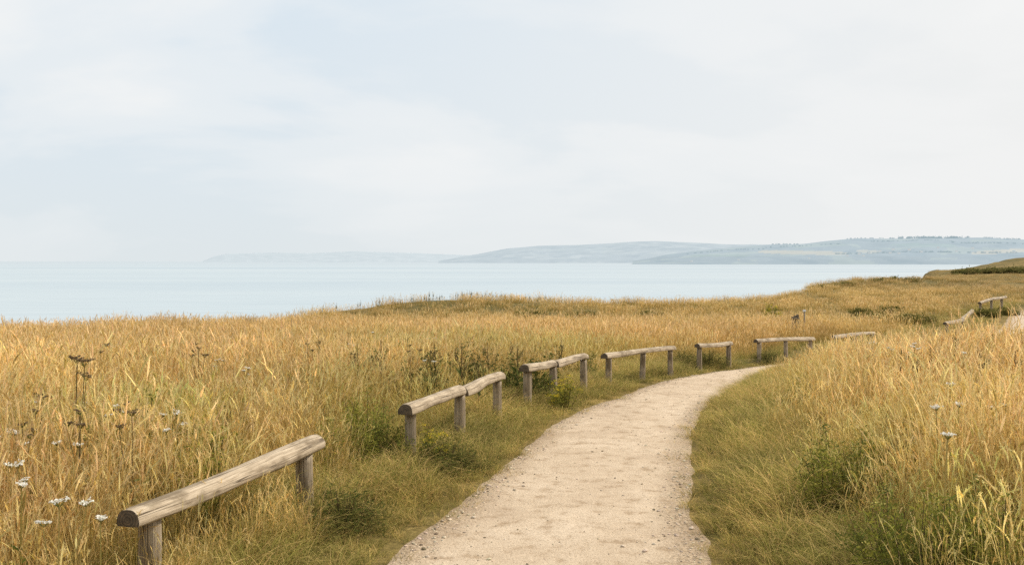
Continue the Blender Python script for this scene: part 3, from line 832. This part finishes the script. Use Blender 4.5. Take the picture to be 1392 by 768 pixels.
def carrot(hh, heads_, white=True, spread=.10, R=.035, scol=(.36, .29, .10)):
    """wild carrot: stem, umbels as parts"""
    rt = empty('wild_carrot')
    g = Geo(); col = (.84, .81, .72) if white else (.22, .155, .085)
    tops = []
    bx, by = pr.normal(0, .03), pr.normal(0, .03)
    stem(g, pr, [(0, 0, -.05), (bx * .4, by * .4, hh * .45), (bx, by, hh - R * .8)], .007, scol); tops.append((bx, by, hh))
    for k in range(heads_ - 1):
        a = pr.uniform(0, 6.28); z0 = hh * pr.uniform(.45, .7); q = spread * pr.uniform(.5, 1.2); z1 = hh * pr.uniform(.8, .99)
        stem(g, pr, [(bx * .6, by * .6, z0), (bx + q * .7 * math.cos(a), by + q * .7 * math.sin(a), (z0 + z1) / 2), (bx + q * math.cos(a), by + q * math.sin(a), z1 - R * .8)], .005, scol)
        tops.append((bx + q * math.cos(a), by + q * math.sin(a), z1))
    k = 14
    zz = pr.uniform(.1, .6, k) * hh; a = pr.uniform(0, 6.28, k)
    d = np.stack([np.cos(a), np.sin(a), pr.uniform(.2, .8, k)], -1); d /= np.linalg.norm(d, axis=1, keepdims=True)
    flecks(g, pr, np.stack([bx * .4 * np.ones(k), by * .4 * np.ones(k), zz], -1), d, pr.uniform(.05, .12, k), np.full(k, .012), vary(pr, k, GREEN))
    kids = [obj('stem', plant_mesh('stem', g), rt)]
    for t in tops:
        g2 = Geo(); umbel(g2, pr, t, R * pr.uniform(.75, 1.15), col)
        kids.append(obj('umbel', plant_mesh('umbel', g2), rt))
    return rt, kids

def dock(hh, br, col=(.185, .15, .062), n=260, leaf=(.085, .10, .03)):
    """dead dock: upright stem with dense rusty seed spikes"""
    rt = empty('dock_plant'); g = Geo()
    stem(g, pr, [(0, 0, -.05), (.01, .0, hh * .5), (.0, .01, hh)], .009, (.14, .09, .045))
    segs = [((0, 0, hh * .5), (0, .01, hh))]
    for k in range(br):
        a = pr.uniform(0, 6.28); z0 = hh * pr.uniform(.4, .75); L = hh * pr.uniform(.15, .3)
        e = (L * .38 * math.cos(a), L * .38 * math.sin(a), z0 + L)
        stem(g, pr, [(0, 0, z0), e], .005, (.14, .09, .045)); segs.append(((e[0] * .2, e[1] * .2, z0 + L * .2), e))
    kids = []
    for a, b in segs:
        g2 = Geo()
        k = max(40, n // len(segs)); t = pr.uniform(0, 1, k)[:, None]
        P = np.array(a) * (1 - t) + np.array(b) * t + pr.normal(0, .011, (k, 3))
        d = pr.normal(size=(k, 3)); d[:, 2] = np.abs(d[:, 2]); d /= np.linalg.norm(d, axis=1, keepdims=True)
        flecks(g2, pr, P, d, pr.uniform(.012, .024, k), np.full(k, .013), vary(pr, k, col, .35))
        kids.append(obj('seed_head', plant_mesh('seed_head', g2), rt))
    k = 10; a = pr.uniform(0, 6.28, k); d = np.stack([np.cos(a), np.sin(a), pr.uniform(.3, 1.2, k)], -1); d /= np.linalg.norm(d, axis=1, keepdims=True)
    g3 = Geo(); flecks(g3, pr, np.stack([0 * a, 0 * a, pr.uniform(.05, .55, k) * hh], -1), d, pr.uniform(.10, .2, k), pr.uniform(.025, .045, k), vary(pr, k, leaf, .3))
    return rt, kids + [obj('stem', plant_mesh('stem', g), rt), obj('leaf', plant_mesh('leaf', g3), rt)]

def bush(name, R, hh, n, leafcols, leaf=(.03, .012), stems=12, flower=None, fl_n=0, fl_size=.012, part='foliage', wood=(.12, .09, .05), flat=.6):
    """loose leafy clump: shoots fanning out, leaves along them"""
    rt = empty(name); g = Geo(); g2 = Geo(); g3 = Geo()
    shoots = []
    for k in range(stems):
        a = pr.uniform(0, 6.28); q = R * math.sqrt(pr.uniform(0, 1)); z = hh * pr.uniform(.55, 1.0) * (1 - flat * (q / R) ** 2)
        b = np.array((q * .3 * math.cos(a), q * .3 * math.sin(a), -.03)); m = np.array((q * .75 * math.cos(a), q * .75 * math.sin(a), z * .6)); e = np.array((q * math.cos(a), q * math.sin(a), z))
        stem(g, pr, [b, m, e], .005, wood); shoots.append((b, m, e))
    k = n // stems
    for b, m, e in shoots:
        t = pr.uniform(.15, 1.05, k)[:, None]
        P = (1 - t) ** 2 * b + 2 * t * (1 - t) * m + t * t * e + pr.normal(0, R * .09, (k, 3))
        P[:, 2] = np.maximum(P[:, 2], .005)
        d = pr.normal(size=(k, 3)); d[:, 2] = np.abs(d[:, 2]) * .8; d /= np.linalg.norm(d, axis=1, keepdims=True)
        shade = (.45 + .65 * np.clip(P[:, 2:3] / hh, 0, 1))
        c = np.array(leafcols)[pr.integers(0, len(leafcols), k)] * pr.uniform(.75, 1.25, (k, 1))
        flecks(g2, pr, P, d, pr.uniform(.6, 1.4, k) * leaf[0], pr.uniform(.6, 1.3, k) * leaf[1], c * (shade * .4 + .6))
    kids = [obj('stem', plant_mesh('stem', g), rt), obj(part, plant_mesh(part, g2), rt)]
    if flower:
        for j in range(fl_n):
            b, m, e = shoots[j % len(shoots)]
            kk = 16; c = e + pr.normal(0, R * .12, 3) + np.array((0, 0, .01)); P = c + pr.normal(0, fl_size * 1.6, (kk, 3)) * np.array((1, 1, .4))
            d = pr.normal(size=(kk, 3)); d /= np.linalg.norm(d, axis=1, keepdims=True)
            flecks(g3, pr, P, d, np.full(kk, fl_size), np.full(kk, fl_size), vary(pr, kk, flower, .2))
        kids.append(obj('blossom', plant_mesh('blossom', g3), rt))
    return rt, kids

class Kind:
    """first placement moves the original, later ones copy it with its parts"""
    def __init__(s, made, label, cat, group):
        s.root, s.kids = made; s.used = False; s.lab, s.cat, s.grp = label, cat, group
        tag(s.root, label, cat, group)
    def put(s, x, y, sc=1.0, rz=None, label=None, dz=0.0, group=None):
        rz = pr.uniform(0, 6.28) if rz is None else rz
        loc = (x, y, h1(x, y) + dz)
        if not s.used:
            s.used = True; o = s.root; o.location = loc; o.rotation_euler = (0, 0, rz); o.scale = (sc, sc, sc)
        else:
            o = copy_tree(s.root, s.kids, loc, rz, sc)
        o['label'] = label or s.lab
        if group: o['group'] = group
        return o

G_C, G_CB = 'white wild carrot heads in the meadow', 'browned wild carrot heads in the meadow'
L_C, L_CB = 'small white wild carrot head standing in the straw grass', 'browned flat wild carrot head gone to seed in the straw grass'
cw = [Kind(carrot(.66, 1, True, R=.025), L_C, 'wildflower', G_C), Kind(carrot(.64, 2, True, R=.024), L_C, 'wildflower', G_C), Kind(carrot(.68, 3, True, R=.026), L_C, 'wildflower', G_C)]
cb = [Kind(carrot(.78, 2, False, R=.028, scol=(.22, .16, .07)), L_CB, 'wildflower', G_CB), Kind(carrot(.82, 3, False, R=.030, scol=(.22, .16, .07)), L_CB, 'wildflower', G_CB)]
tall = Kind(carrot(1.02, 3, False, spread=.05, R=.042, scol=(.16, .12, .055)), 'tallest brown wild carrot with stacked dark heads at the far left', 'wildflower', G_CB)
def on(kind, px, py, hh, d0=2.6, label=None, sc=1.0):
    """stand a plant so that its top shows at the given place of the photo"""
    p = ground(px, py, above=hh * sc, d0=d0)
    dl, dr = float(dist_left(p[0], p[1])), float(dist_right(p[0], p[1]))
    if max(dl, dr) < .65: return None
    return kind.put(p[0], p[1], sc, label=label)
on(tall, 97, 489, 1.02)
k_ = 0
for px, pyy in ((160, 553), (170, 562), (75, 690), (136, 702), (64, 543), (45, 630), (110, 548), (500, 577), (510, 575), (230, 585), (140, 730),
                (330, 500), (505, 452), (523, 457), (470, 468), (410, 470), (580, 490), (300, 490), (148, 470), (590, 460), (15, 585), (25, 660), (85, 600), (250, 560)):
    on(cw[k_ % 3], px, pyy, (.66, .64, .68)[k_ % 3], sc=pr.uniform(.88, 1.05)); k_ += 1
for lab, px, pyy in (('upper white wild carrot flower of the three on the right bank', 1288, 523), ('right-hand white wild carrot flower of the trio on the right bank', 1302, 548),
                     ('lower left white wild carrot flower of the trio on the right bank', 1279, 554), ('lone white flower head below the trio on the right bank', 1281, 592)):
    on(cw[0], px, pyy, .66, label=lab, sc=1.1)
for px, pyy in ((1245, 460), (1212, 463), (1190, 462), (1310, 470), (1370, 575), (1232, 466)):
    on(cw[k_ % 3], px, pyy, .72, d0=6, sc=.95); k_ += 1
for px, pyy in ((50, 540), (36, 577), (146, 468), (105, 560), (262, 468), (270, 474), (420, 468), (560, 470), (180, 560), (172, 548)):
    on(cb[k_ % 2], px, pyy, (.78, .82)[k_ % 2], d0=4, sc=pr.uniform(.9, 1.05)); k_ += 1

G_D = 'dark seeding dock stems in the meadow'
L_D = 'dark brown seeding dock stem in the weedy band across the meadow'
dk = [Kind(dock(.80, 3, n=240), L_D, 'dock', G_D), Kind(dock(.86, 5, n=300), L_D, 'dock', G_D), Kind(dock(.72, 2, n=180), L_D, 'dock', G_D)]
for j in range(48):
    px = pr.uniform(450, 800) if j < 40 else pr.uniform(190, 460)
    pyy = 452 + (px - 450) * .018 + pr.normal(12, 8)
    on(dk[j % 3], px, max(pyy, 452), .8, d0=9, sc=pr.uniform(.55, .95))
L_D2 = 'dark dock stem poking out of the tall grass on the right bank'
for px, pyy in ((1225, 466), (1265, 462), (1300, 455), (1350, 445), (1380, 478), (1240, 486), (1332, 468), (1390, 450)):
    on(dk[j % 3], px, pyy, .8, d0=6, sc=pr.uniform(.7, .95), label=L_D2); j += 1
L_D3 = 'thin dark dock stem standing alone in the grass of the left meadow'
for px, pyy in ((228, 455), (252, 468), (130, 530), (70, 530), (118, 580), (228, 540), (305, 545), (350, 470), (395, 505), (60, 520), (140, 580)):
    on(dk[2], px, pyy + 6, .72, d0=4, sc=pr.uniform(.7, .9), label=L_D3)

# leafy weeds
G_W = 'leafy green weeds in the meadow'
L_W = 'dark green leafy weed in the band across the meadow'
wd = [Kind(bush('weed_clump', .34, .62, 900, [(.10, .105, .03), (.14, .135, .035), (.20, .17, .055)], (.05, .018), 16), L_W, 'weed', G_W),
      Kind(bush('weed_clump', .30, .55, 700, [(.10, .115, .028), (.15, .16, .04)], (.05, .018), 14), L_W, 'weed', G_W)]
for j in range(22):
    px = pr.uniform(600, 800) if j < 14 else pr.uniform(440, 620)
    on(wd[j % 2], px, 470 + pr.normal(3, 8), .55, d0=9, sc=pr.uniform(.8, 1.25))
L_Y = 'yellow-green feathery weed clump in the tall grass of the left meadow'
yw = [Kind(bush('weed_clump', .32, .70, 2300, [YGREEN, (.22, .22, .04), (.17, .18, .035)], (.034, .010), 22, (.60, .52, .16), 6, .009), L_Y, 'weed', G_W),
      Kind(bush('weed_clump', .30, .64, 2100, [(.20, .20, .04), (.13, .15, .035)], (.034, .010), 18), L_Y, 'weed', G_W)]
for px, pyy, s in ((195, 545, 1.15), (240, 555, 1.0), (270, 570, 1.0), (215, 590, .95), (160, 575, .9), (120, 590, .9), (255, 610, .9), (80, 570, .85), (500, 535, .9), (520, 550, .8), (470, 560, .8), (300, 600, .8), (40, 610, .8)):
    on(yw[k_ % 2], px, pyy, .60, sc=s); k_ += 1
L_YR = 'yellow-green weed clump in the grass of the right bank'
for px, pyy, s in ((1130, 590, .95), (1160, 600, .95), (1185, 610, .9), (1120, 620, .8), (1210, 670, .9), (1240, 690, .95), (1270, 700, .9), (1085, 520, .7), (1200, 570, .9), (1290, 690, .9), (1330, 660, .9), (1370, 700, .9), (1250, 580, .9)):
    on(yw[k_ % 2], px, pyy, .55, sc=s * .9, label=L_YR); k_ += 1

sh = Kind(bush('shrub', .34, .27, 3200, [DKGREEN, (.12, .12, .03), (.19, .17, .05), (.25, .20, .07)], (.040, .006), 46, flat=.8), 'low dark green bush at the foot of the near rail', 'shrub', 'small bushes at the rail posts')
b0 = ground(432, 700, .12); sh.put(b0[0] + .12, b0[1] + .1, 1.0, label='low dark green bush at the far post of the nearest rail')
b0 = ground(560, 622, .10); sh.put(b0[0] + .22, b0[1], 1.0, label='dark green bush spreading from the near post of the second rail')
b0 = ground(610, 620, .10); sh.put(b0[0] + .1, b0[1], .8, label='green bush between the first two posts of the second rail')
b0 = ground(745, 528, .1); sh.put(b0[0], b0[1], .9, label='dark bush behind the yellow clump under the third rail')
b0 = ground(965, 492, .1); sh.put(b0[0], b0[1], 1.2, label='round green bush under the short fifth rail')
b0 = ground(930, 492, .1); sh.put(b0[0], b0[1], 1.2, label='low bush left of the short fifth rail')
b0 = ground(1045, 488, .1); sh.put(b0[0], b0[1], 1.1, label='green bush beneath the sixth rail')
b0 = ground(1190, 640, .12); sh.put(b0[0], b0[1], .9, label='dark bush under yellow-green weeds where the right bank begins')
rg = Kind(bush('ragwort', .22, .42, 1000, [YGREEN, (.20, .20, .045)], (.04, .012), 18, (.62, .48, .05), 26, .012), 'yellow ragwort', 'ragwort', 'yellow-flowered clumps')
b0 = ground(768, 522, .3); rg.put(b0[0], b0[1], 1.0, label='yellow-flowered ragwort clump under the third rail')
b0 = ground(585, 595, .22); rg.put(b0[0], b0[1], .8, label='yellow-green ragwort clump right of the second rail\'s near post')
b0 = ground(1046, 429, .3, d0=24); rg.put(b0[0], b0[1], 2.0, label='yellow patch of ragwort in the far meadow above the sixth rail')

# rushes on the cliff top skyline, bushes on the low rises, gorse on the headland
G_R = 'dark rushes along the cliff edge'
rs = Kind(dock(1.0, 4, (.10, .10, .03), 260), 'spiky dark rush on the cliff edge skyline', 'rush', G_R)
for j in range(74):
    px = pr.uniform(575, 748) if j < 62 else pr.uniform(430, 585)
    a, _ = ray(px, 400); d = np.linspace(20, 140, 2000); yy = d[np.argmax(d > cliff_y(a * d) - 1.2)] - abs(pr.normal(0, .8))
    o = rs.put(a * yy, yy, pr.uniform(.32, .56))
a, _ = ray(763, 400); o = rs.put(a * 56.5, 56.5, .6, label='single taller rush on the skyline right of the rush fringe')
L_F = 'low dark green bush on the far meadow'
fb = Kind(bush('low_bush', .8, .42, 1300, [(.14, .13, .035), (.20, .17, .05)], (.14, .06), 26), L_F, 'bush', 'bushes on the far meadow')
for px, pyy, s in ((720, 425, 1), (760, 428, 1.1), (880, 424, .9), (930, 446, .8), (985, 440, .7), (1170, 418, .9), (1185, 425, .9), (1210, 416, .9), (1250, 428, .9), (1230, 426, .8), (700, 432, .9), (800, 420, .8), (840, 430, .8), (1340, 420, .9), (1365, 418, .9)):
    p = ground(px, pyy, .35, d0=20); fb.put(p[0], p[1], s * pr.uniform(.65, 1.0))
gz = Kind(bush('gorse_bush', 2.4, 1.1, 2600, [(.15, .145, .045), (.22, .18, .065)], (.42, .20), 40), 'dark gorse bush on the headland bank at the far right', 'gorse', 'gorse on the headland bank')
for px, d in ((1302, 181), (1312, 183), (1322, 182), (1344, 183), (1356, 181), (1367, 182), (1378, 181), (1389, 182), (1399, 183), (1374, 184), (1386, 185), (1412, 183), (1430, 184)):
    a, _ = ray(px, 370); gz.put(a * d, d + pr.normal(0, 1.8), pr.uniform(.4, 1.0), dz=-.25)
L_B = 'low bush on the cliff edge mound'
for px, d in ((1195, 97), (1239, 97), (1150, 92), (1215, 100), (1118, 88)):
    a, _ = ray(px, 395); fb.put(a * d, d, 1.3, label=L_B, dz=-.2)

# ------------------------------------------------------------------ post, stake, bank soil
def small_box(c, s, bev=.0):
    x, y, z = s; cx, cy, cz = c
    V = [(cx + i * x / 2, cy + j * y / 2, cz + k * z / 2) for k in (-1, 1) for j in (-1, 1) for i in (-1, 1)]
    return V, [(0, 2, 3, 1), (4, 5, 7, 6), (0, 1, 5, 4), (2, 6, 7, 3), (1, 3, 7, 5), (0, 4, 6, 2)]
M_GREYWOOD = plain_mat('grey_old_timber', (.11, .09, .065), (.22, .18, .13), 14)
M_WHITE = plain_mat('white_paint', (.68, .67, .64), (.78, .77, .74), 20)
p = ground(1081, 427.5, .63, d0=20)
root = empty('old_post', (p[0], p[1], h1(p[0], p[1])))
tag(root, 'squat dark grey timber post standing in the far meadow above the sixth rail', 'post')
V, F = [], []
for q in (-.066, .0, .066):
    hq = .70 + .06 * math.sin(q * 40)
    v, f = small_box((q, 0, hq / 2 - .1), (.060, .08, hq)); F += [tuple(i + len(V) for i in ff) for ff in f]; V += v
obj('plank', mesh_from('plank', V, F, M_GREYWOOD), root)
v, f = small_box((0, -.053, .52), (.22, .024, .06)); obj('batten', mesh_from('batten', v, f, M_GREYWOOD), root)
p = ground(1093.5, 421, .82, d0=20)
root = empty('marker_stake', (p[0], p[1], h1(p[0], p[1])))
tag(root, 'thin marker stake with a small white cap right of the squat post', 'stake')
obj('stake', post_mesh((0, 0, .77), (0, 0, -.1), .022, wr, 10, 4), root)
v, f = small_box((0, 0, .79), (.075, .06, .05)); obj('cap', mesh_from('cap', v, f, M_WHITE), root)

# ------------------------------------------------------------------ far shore: trees along the crest, white houses
tg = Geo(); tr = np.random.default_rng(9)
def tree_clump(px0, px1, n, s, v0=.98):
    for _ in range(n):
        px = tr.uniform(px0, px1); Yd = DC + WC * v0 * tr.uniform(.99, 1.01); x = ray(px, 350)[0] * Yd
        z = float(zfC(np.array(x), np.array(Yd)))
        k = 26; P = np.array((x, Yd, z + s * .4)) + tr.normal(0, 1, (k, 3)) * np.array((s * .55, s * .4, s * .33))
        d = tr.normal(size=(k, 3)); d /= np.linalg.norm(d, axis=1, keepdims=True)
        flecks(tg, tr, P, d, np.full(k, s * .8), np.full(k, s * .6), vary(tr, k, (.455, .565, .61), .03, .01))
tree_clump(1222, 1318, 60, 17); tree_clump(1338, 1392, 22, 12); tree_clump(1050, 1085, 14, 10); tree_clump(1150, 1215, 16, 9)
tree_clump(1130, 1240, 40, 9, .22); tree_clump(1240, 1392, 50, 9, .2); tree_clump(1040, 1150, 30, 8, .58); tree_clump(1180, 1300, 36, 9, .6); tree_clump(1290, 1392, 26, 9, .5); tree_clump(930, 1040, 24, 8, .5)
v, f, c = tg.arrays()
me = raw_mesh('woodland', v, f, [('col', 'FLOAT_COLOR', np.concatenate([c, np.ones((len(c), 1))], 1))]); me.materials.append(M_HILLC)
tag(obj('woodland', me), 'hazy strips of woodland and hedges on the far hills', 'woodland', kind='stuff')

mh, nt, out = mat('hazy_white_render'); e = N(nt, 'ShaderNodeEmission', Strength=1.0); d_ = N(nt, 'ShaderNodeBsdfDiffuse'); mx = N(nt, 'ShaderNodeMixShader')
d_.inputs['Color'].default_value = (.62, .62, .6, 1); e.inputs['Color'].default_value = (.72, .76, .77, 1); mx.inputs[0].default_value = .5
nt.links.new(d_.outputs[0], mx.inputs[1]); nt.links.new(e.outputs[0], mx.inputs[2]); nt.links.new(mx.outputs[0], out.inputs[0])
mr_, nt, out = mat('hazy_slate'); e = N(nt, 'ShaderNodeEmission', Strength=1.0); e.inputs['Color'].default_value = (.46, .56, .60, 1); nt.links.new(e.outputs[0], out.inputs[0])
root = empty('white_house'); tag(root, 'tiny white house of the village on the far shore', 'house', 'white houses on the far shore')
v, f = small_box((0, 0, 5), (20, 10, 14)); w_ = obj('wall', mesh_from('wall', v, f, mh), root)
V = [(-10.6, -5.8, 12), (10.6, -5.8, 12), (10.6, 5.8, 12), (-10.6, 5.8, 12), (-10.6, 0, 17), (10.6, 0, 17)]
r_ = obj('roof', mesh_from('roof', V, [(0, 1, 5, 4), (2, 3, 4, 5), (0, 4, 3), (1, 2, 5), (0, 3, 2, 1)], mr_), root)
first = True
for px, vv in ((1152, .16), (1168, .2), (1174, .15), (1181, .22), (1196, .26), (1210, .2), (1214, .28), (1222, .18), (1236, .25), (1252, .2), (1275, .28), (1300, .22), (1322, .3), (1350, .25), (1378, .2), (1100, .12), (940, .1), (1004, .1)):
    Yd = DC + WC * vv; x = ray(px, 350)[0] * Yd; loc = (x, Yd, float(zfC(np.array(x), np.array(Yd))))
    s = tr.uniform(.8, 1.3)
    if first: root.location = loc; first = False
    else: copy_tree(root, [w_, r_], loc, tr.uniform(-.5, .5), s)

# ------------------------------------------------------------------ sky and light
SUN = np.array((.80, .38, .92)); SUN /= np.linalg.norm(SUN)
el = math.asin(SUN[2]); rot = math.atan2(SUN[0], SUN[1])
w = bpy.data.worlds.new('World'); scene.world = w; w.use_nodes = True
nt = w.node_tree; nt.nodes.clear(); L = nt.links.new
out = nt.nodes.new('ShaderNodeOutputWorld'); bg = nt.nodes.new('ShaderNodeBackground'); bg.inputs['Strength'].default_value = .10
sky = nt.nodes.new('ShaderNodeTexSky'); sky.sky_type = 'NISHITA'; sky.sun_disc = False
sky.sun_elevation = el; sky.sun_rotation = rot; sky.air_density = 1.0; sky.dust_density = 3.0
tc = nt.nodes.new('ShaderNodeTexCoord')
sx = nt.nodes.new('ShaderNodeSeparateXYZ'); L(tc.outputs['Generated'], sx.inputs[0])
# cloud layer: project the view direction onto a high plane
zc = N(nt, 'ShaderNodeMath', operation='MAXIMUM'); L(sx.outputs['Z'], zc.inputs[0]); zc.inputs[1].default_value = 0.0
za = N(nt, 'ShaderNodeMath', operation='ADD'); L(zc.outputs[0], za.inputs[0]); za.inputs[1].default_value = .30
dv = N(nt, 'ShaderNodeVectorMath', operation='DIVIDE'); L(tc.outputs['Generated'], dv.inputs[0])
cb_ = nt.nodes.new('ShaderNodeCombineXYZ')
for k in range(3): L(za.outputs[0], cb_.inputs[k])
L(cb_.outputs[0], dv.inputs[1])
mp = N(nt, 'ShaderNodeMapping'); L(dv.outputs[0], mp.inputs[0]); mp.inputs['Scale'].default_value = (.62, .85, .0); mp.inputs['Location'].default_value = (1.3, .4, .2)
n1 = N(nt, 'ShaderNodeTexNoise', Scale=1.9, Detail=8.0, Roughness=.5, Distortion=.25); L(mp.outputs[0], n1.inputs['Vector'])
r1 = ramp(nt, [(.44, (0, 0, 0)), (.53, (.5, .5, .5)), (.68, (1, 1, 1))], 'EASE'); L(n1.outputs[0], r1.inputs[0])
# hazy clear sky: Nishita thinned by white haze
haze = ramp(nt, [(0, (7.7, 8.3, 8.55)), (.08, (7.5, 8.25, 8.75)), (.32, (7.05, 8.1, 9.0))]); L(zc.outputs[0], haze.inputs[0])
# creamier to the right, towards the sun
rx = N(nt, 'ShaderNodeMapRange'); L(sx.outputs['X'], rx.inputs[0]); rx.inputs[1].default_value = -.25; rx.inputs[2].default_value = .5
clear = mixc(nt, sky.outputs[0], haze.outputs[0], .95)
warm = mixc(nt, clear, (8.9, 8.85, 8.7), rx.outputs[0])
warm = mixc(nt, clear, warm, .9)
lo = ramp(nt, [(0, (.25, .25, .25)), (.13, (1, 1, 1))]); L(zc.outputs[0], lo.inputs[0])
ca = N(nt, 'ShaderNodeMath', operation='MULTIPLY'); L(r1.outputs[0], ca.inputs[0]); L(lo.outputs[0], ca.inputs[1])
cloud = mixc(nt, warm, (9.15, 9.2, 9.15), ca.outputs[0])
cl = mixc(nt, warm, cloud, .85)
L(cl, bg.inputs['Color']); L(bg.outputs[0], out.inputs[0])

ld = bpy.data.lights.new('sun', 'SUN'); ld.energy = 4.7; ld.angle = math.radians(6); ld.color = (1.0, .935, .83)
so = bpy.data.objects.new('sun', ld); COL.objects.link(so)
from mathutils import Vector
so.rotation_euler = Vector(-SUN).to_track_quat('-Z', 'Y').to_euler(); so.location = (20, 10, 30)

# ------------------------------------------------------------------ camera
cd = bpy.data.cameras.new('camera'); cd.sensor_width = 36; cd.lens = 36 * FPX / 1392; cd.clip_start = .1; cd.clip_end = 200000
co = bpy.data.objects.new('camera', cd); COL.objects.link(co)
co.location = (0, 0, EYE); co.rotation_euler = (math.pi / 2 - PITCH, 0, 0)
scene.camera = co
scene.view_settings.view_transform = 'Standard'; scene.view_settings.look = 'None'; scene.view_settings.exposure = 0
scene.render.engine = 'CYCLES'
scene.cycles.max_bounces = 4; scene.cycles.diffuse_bounces = 2; scene.cycles.transmission_bounces = 3; scene.cycles.glossy_bounces = 2
scene.cycles.use_denoising = False; scene.cycles.denoiser = 'OPENIMAGEDENOISE'; scene.cycles.denoising_input_passes = 'RGB_ALBEDO_NORMAL'; scene.cycles.denoising_prefilter = 'NONE'
scene.cycles.use_adaptive_sampling = True; scene.cycles.adaptive_threshold = .006; scene.cycles.adaptive_min_samples = 12
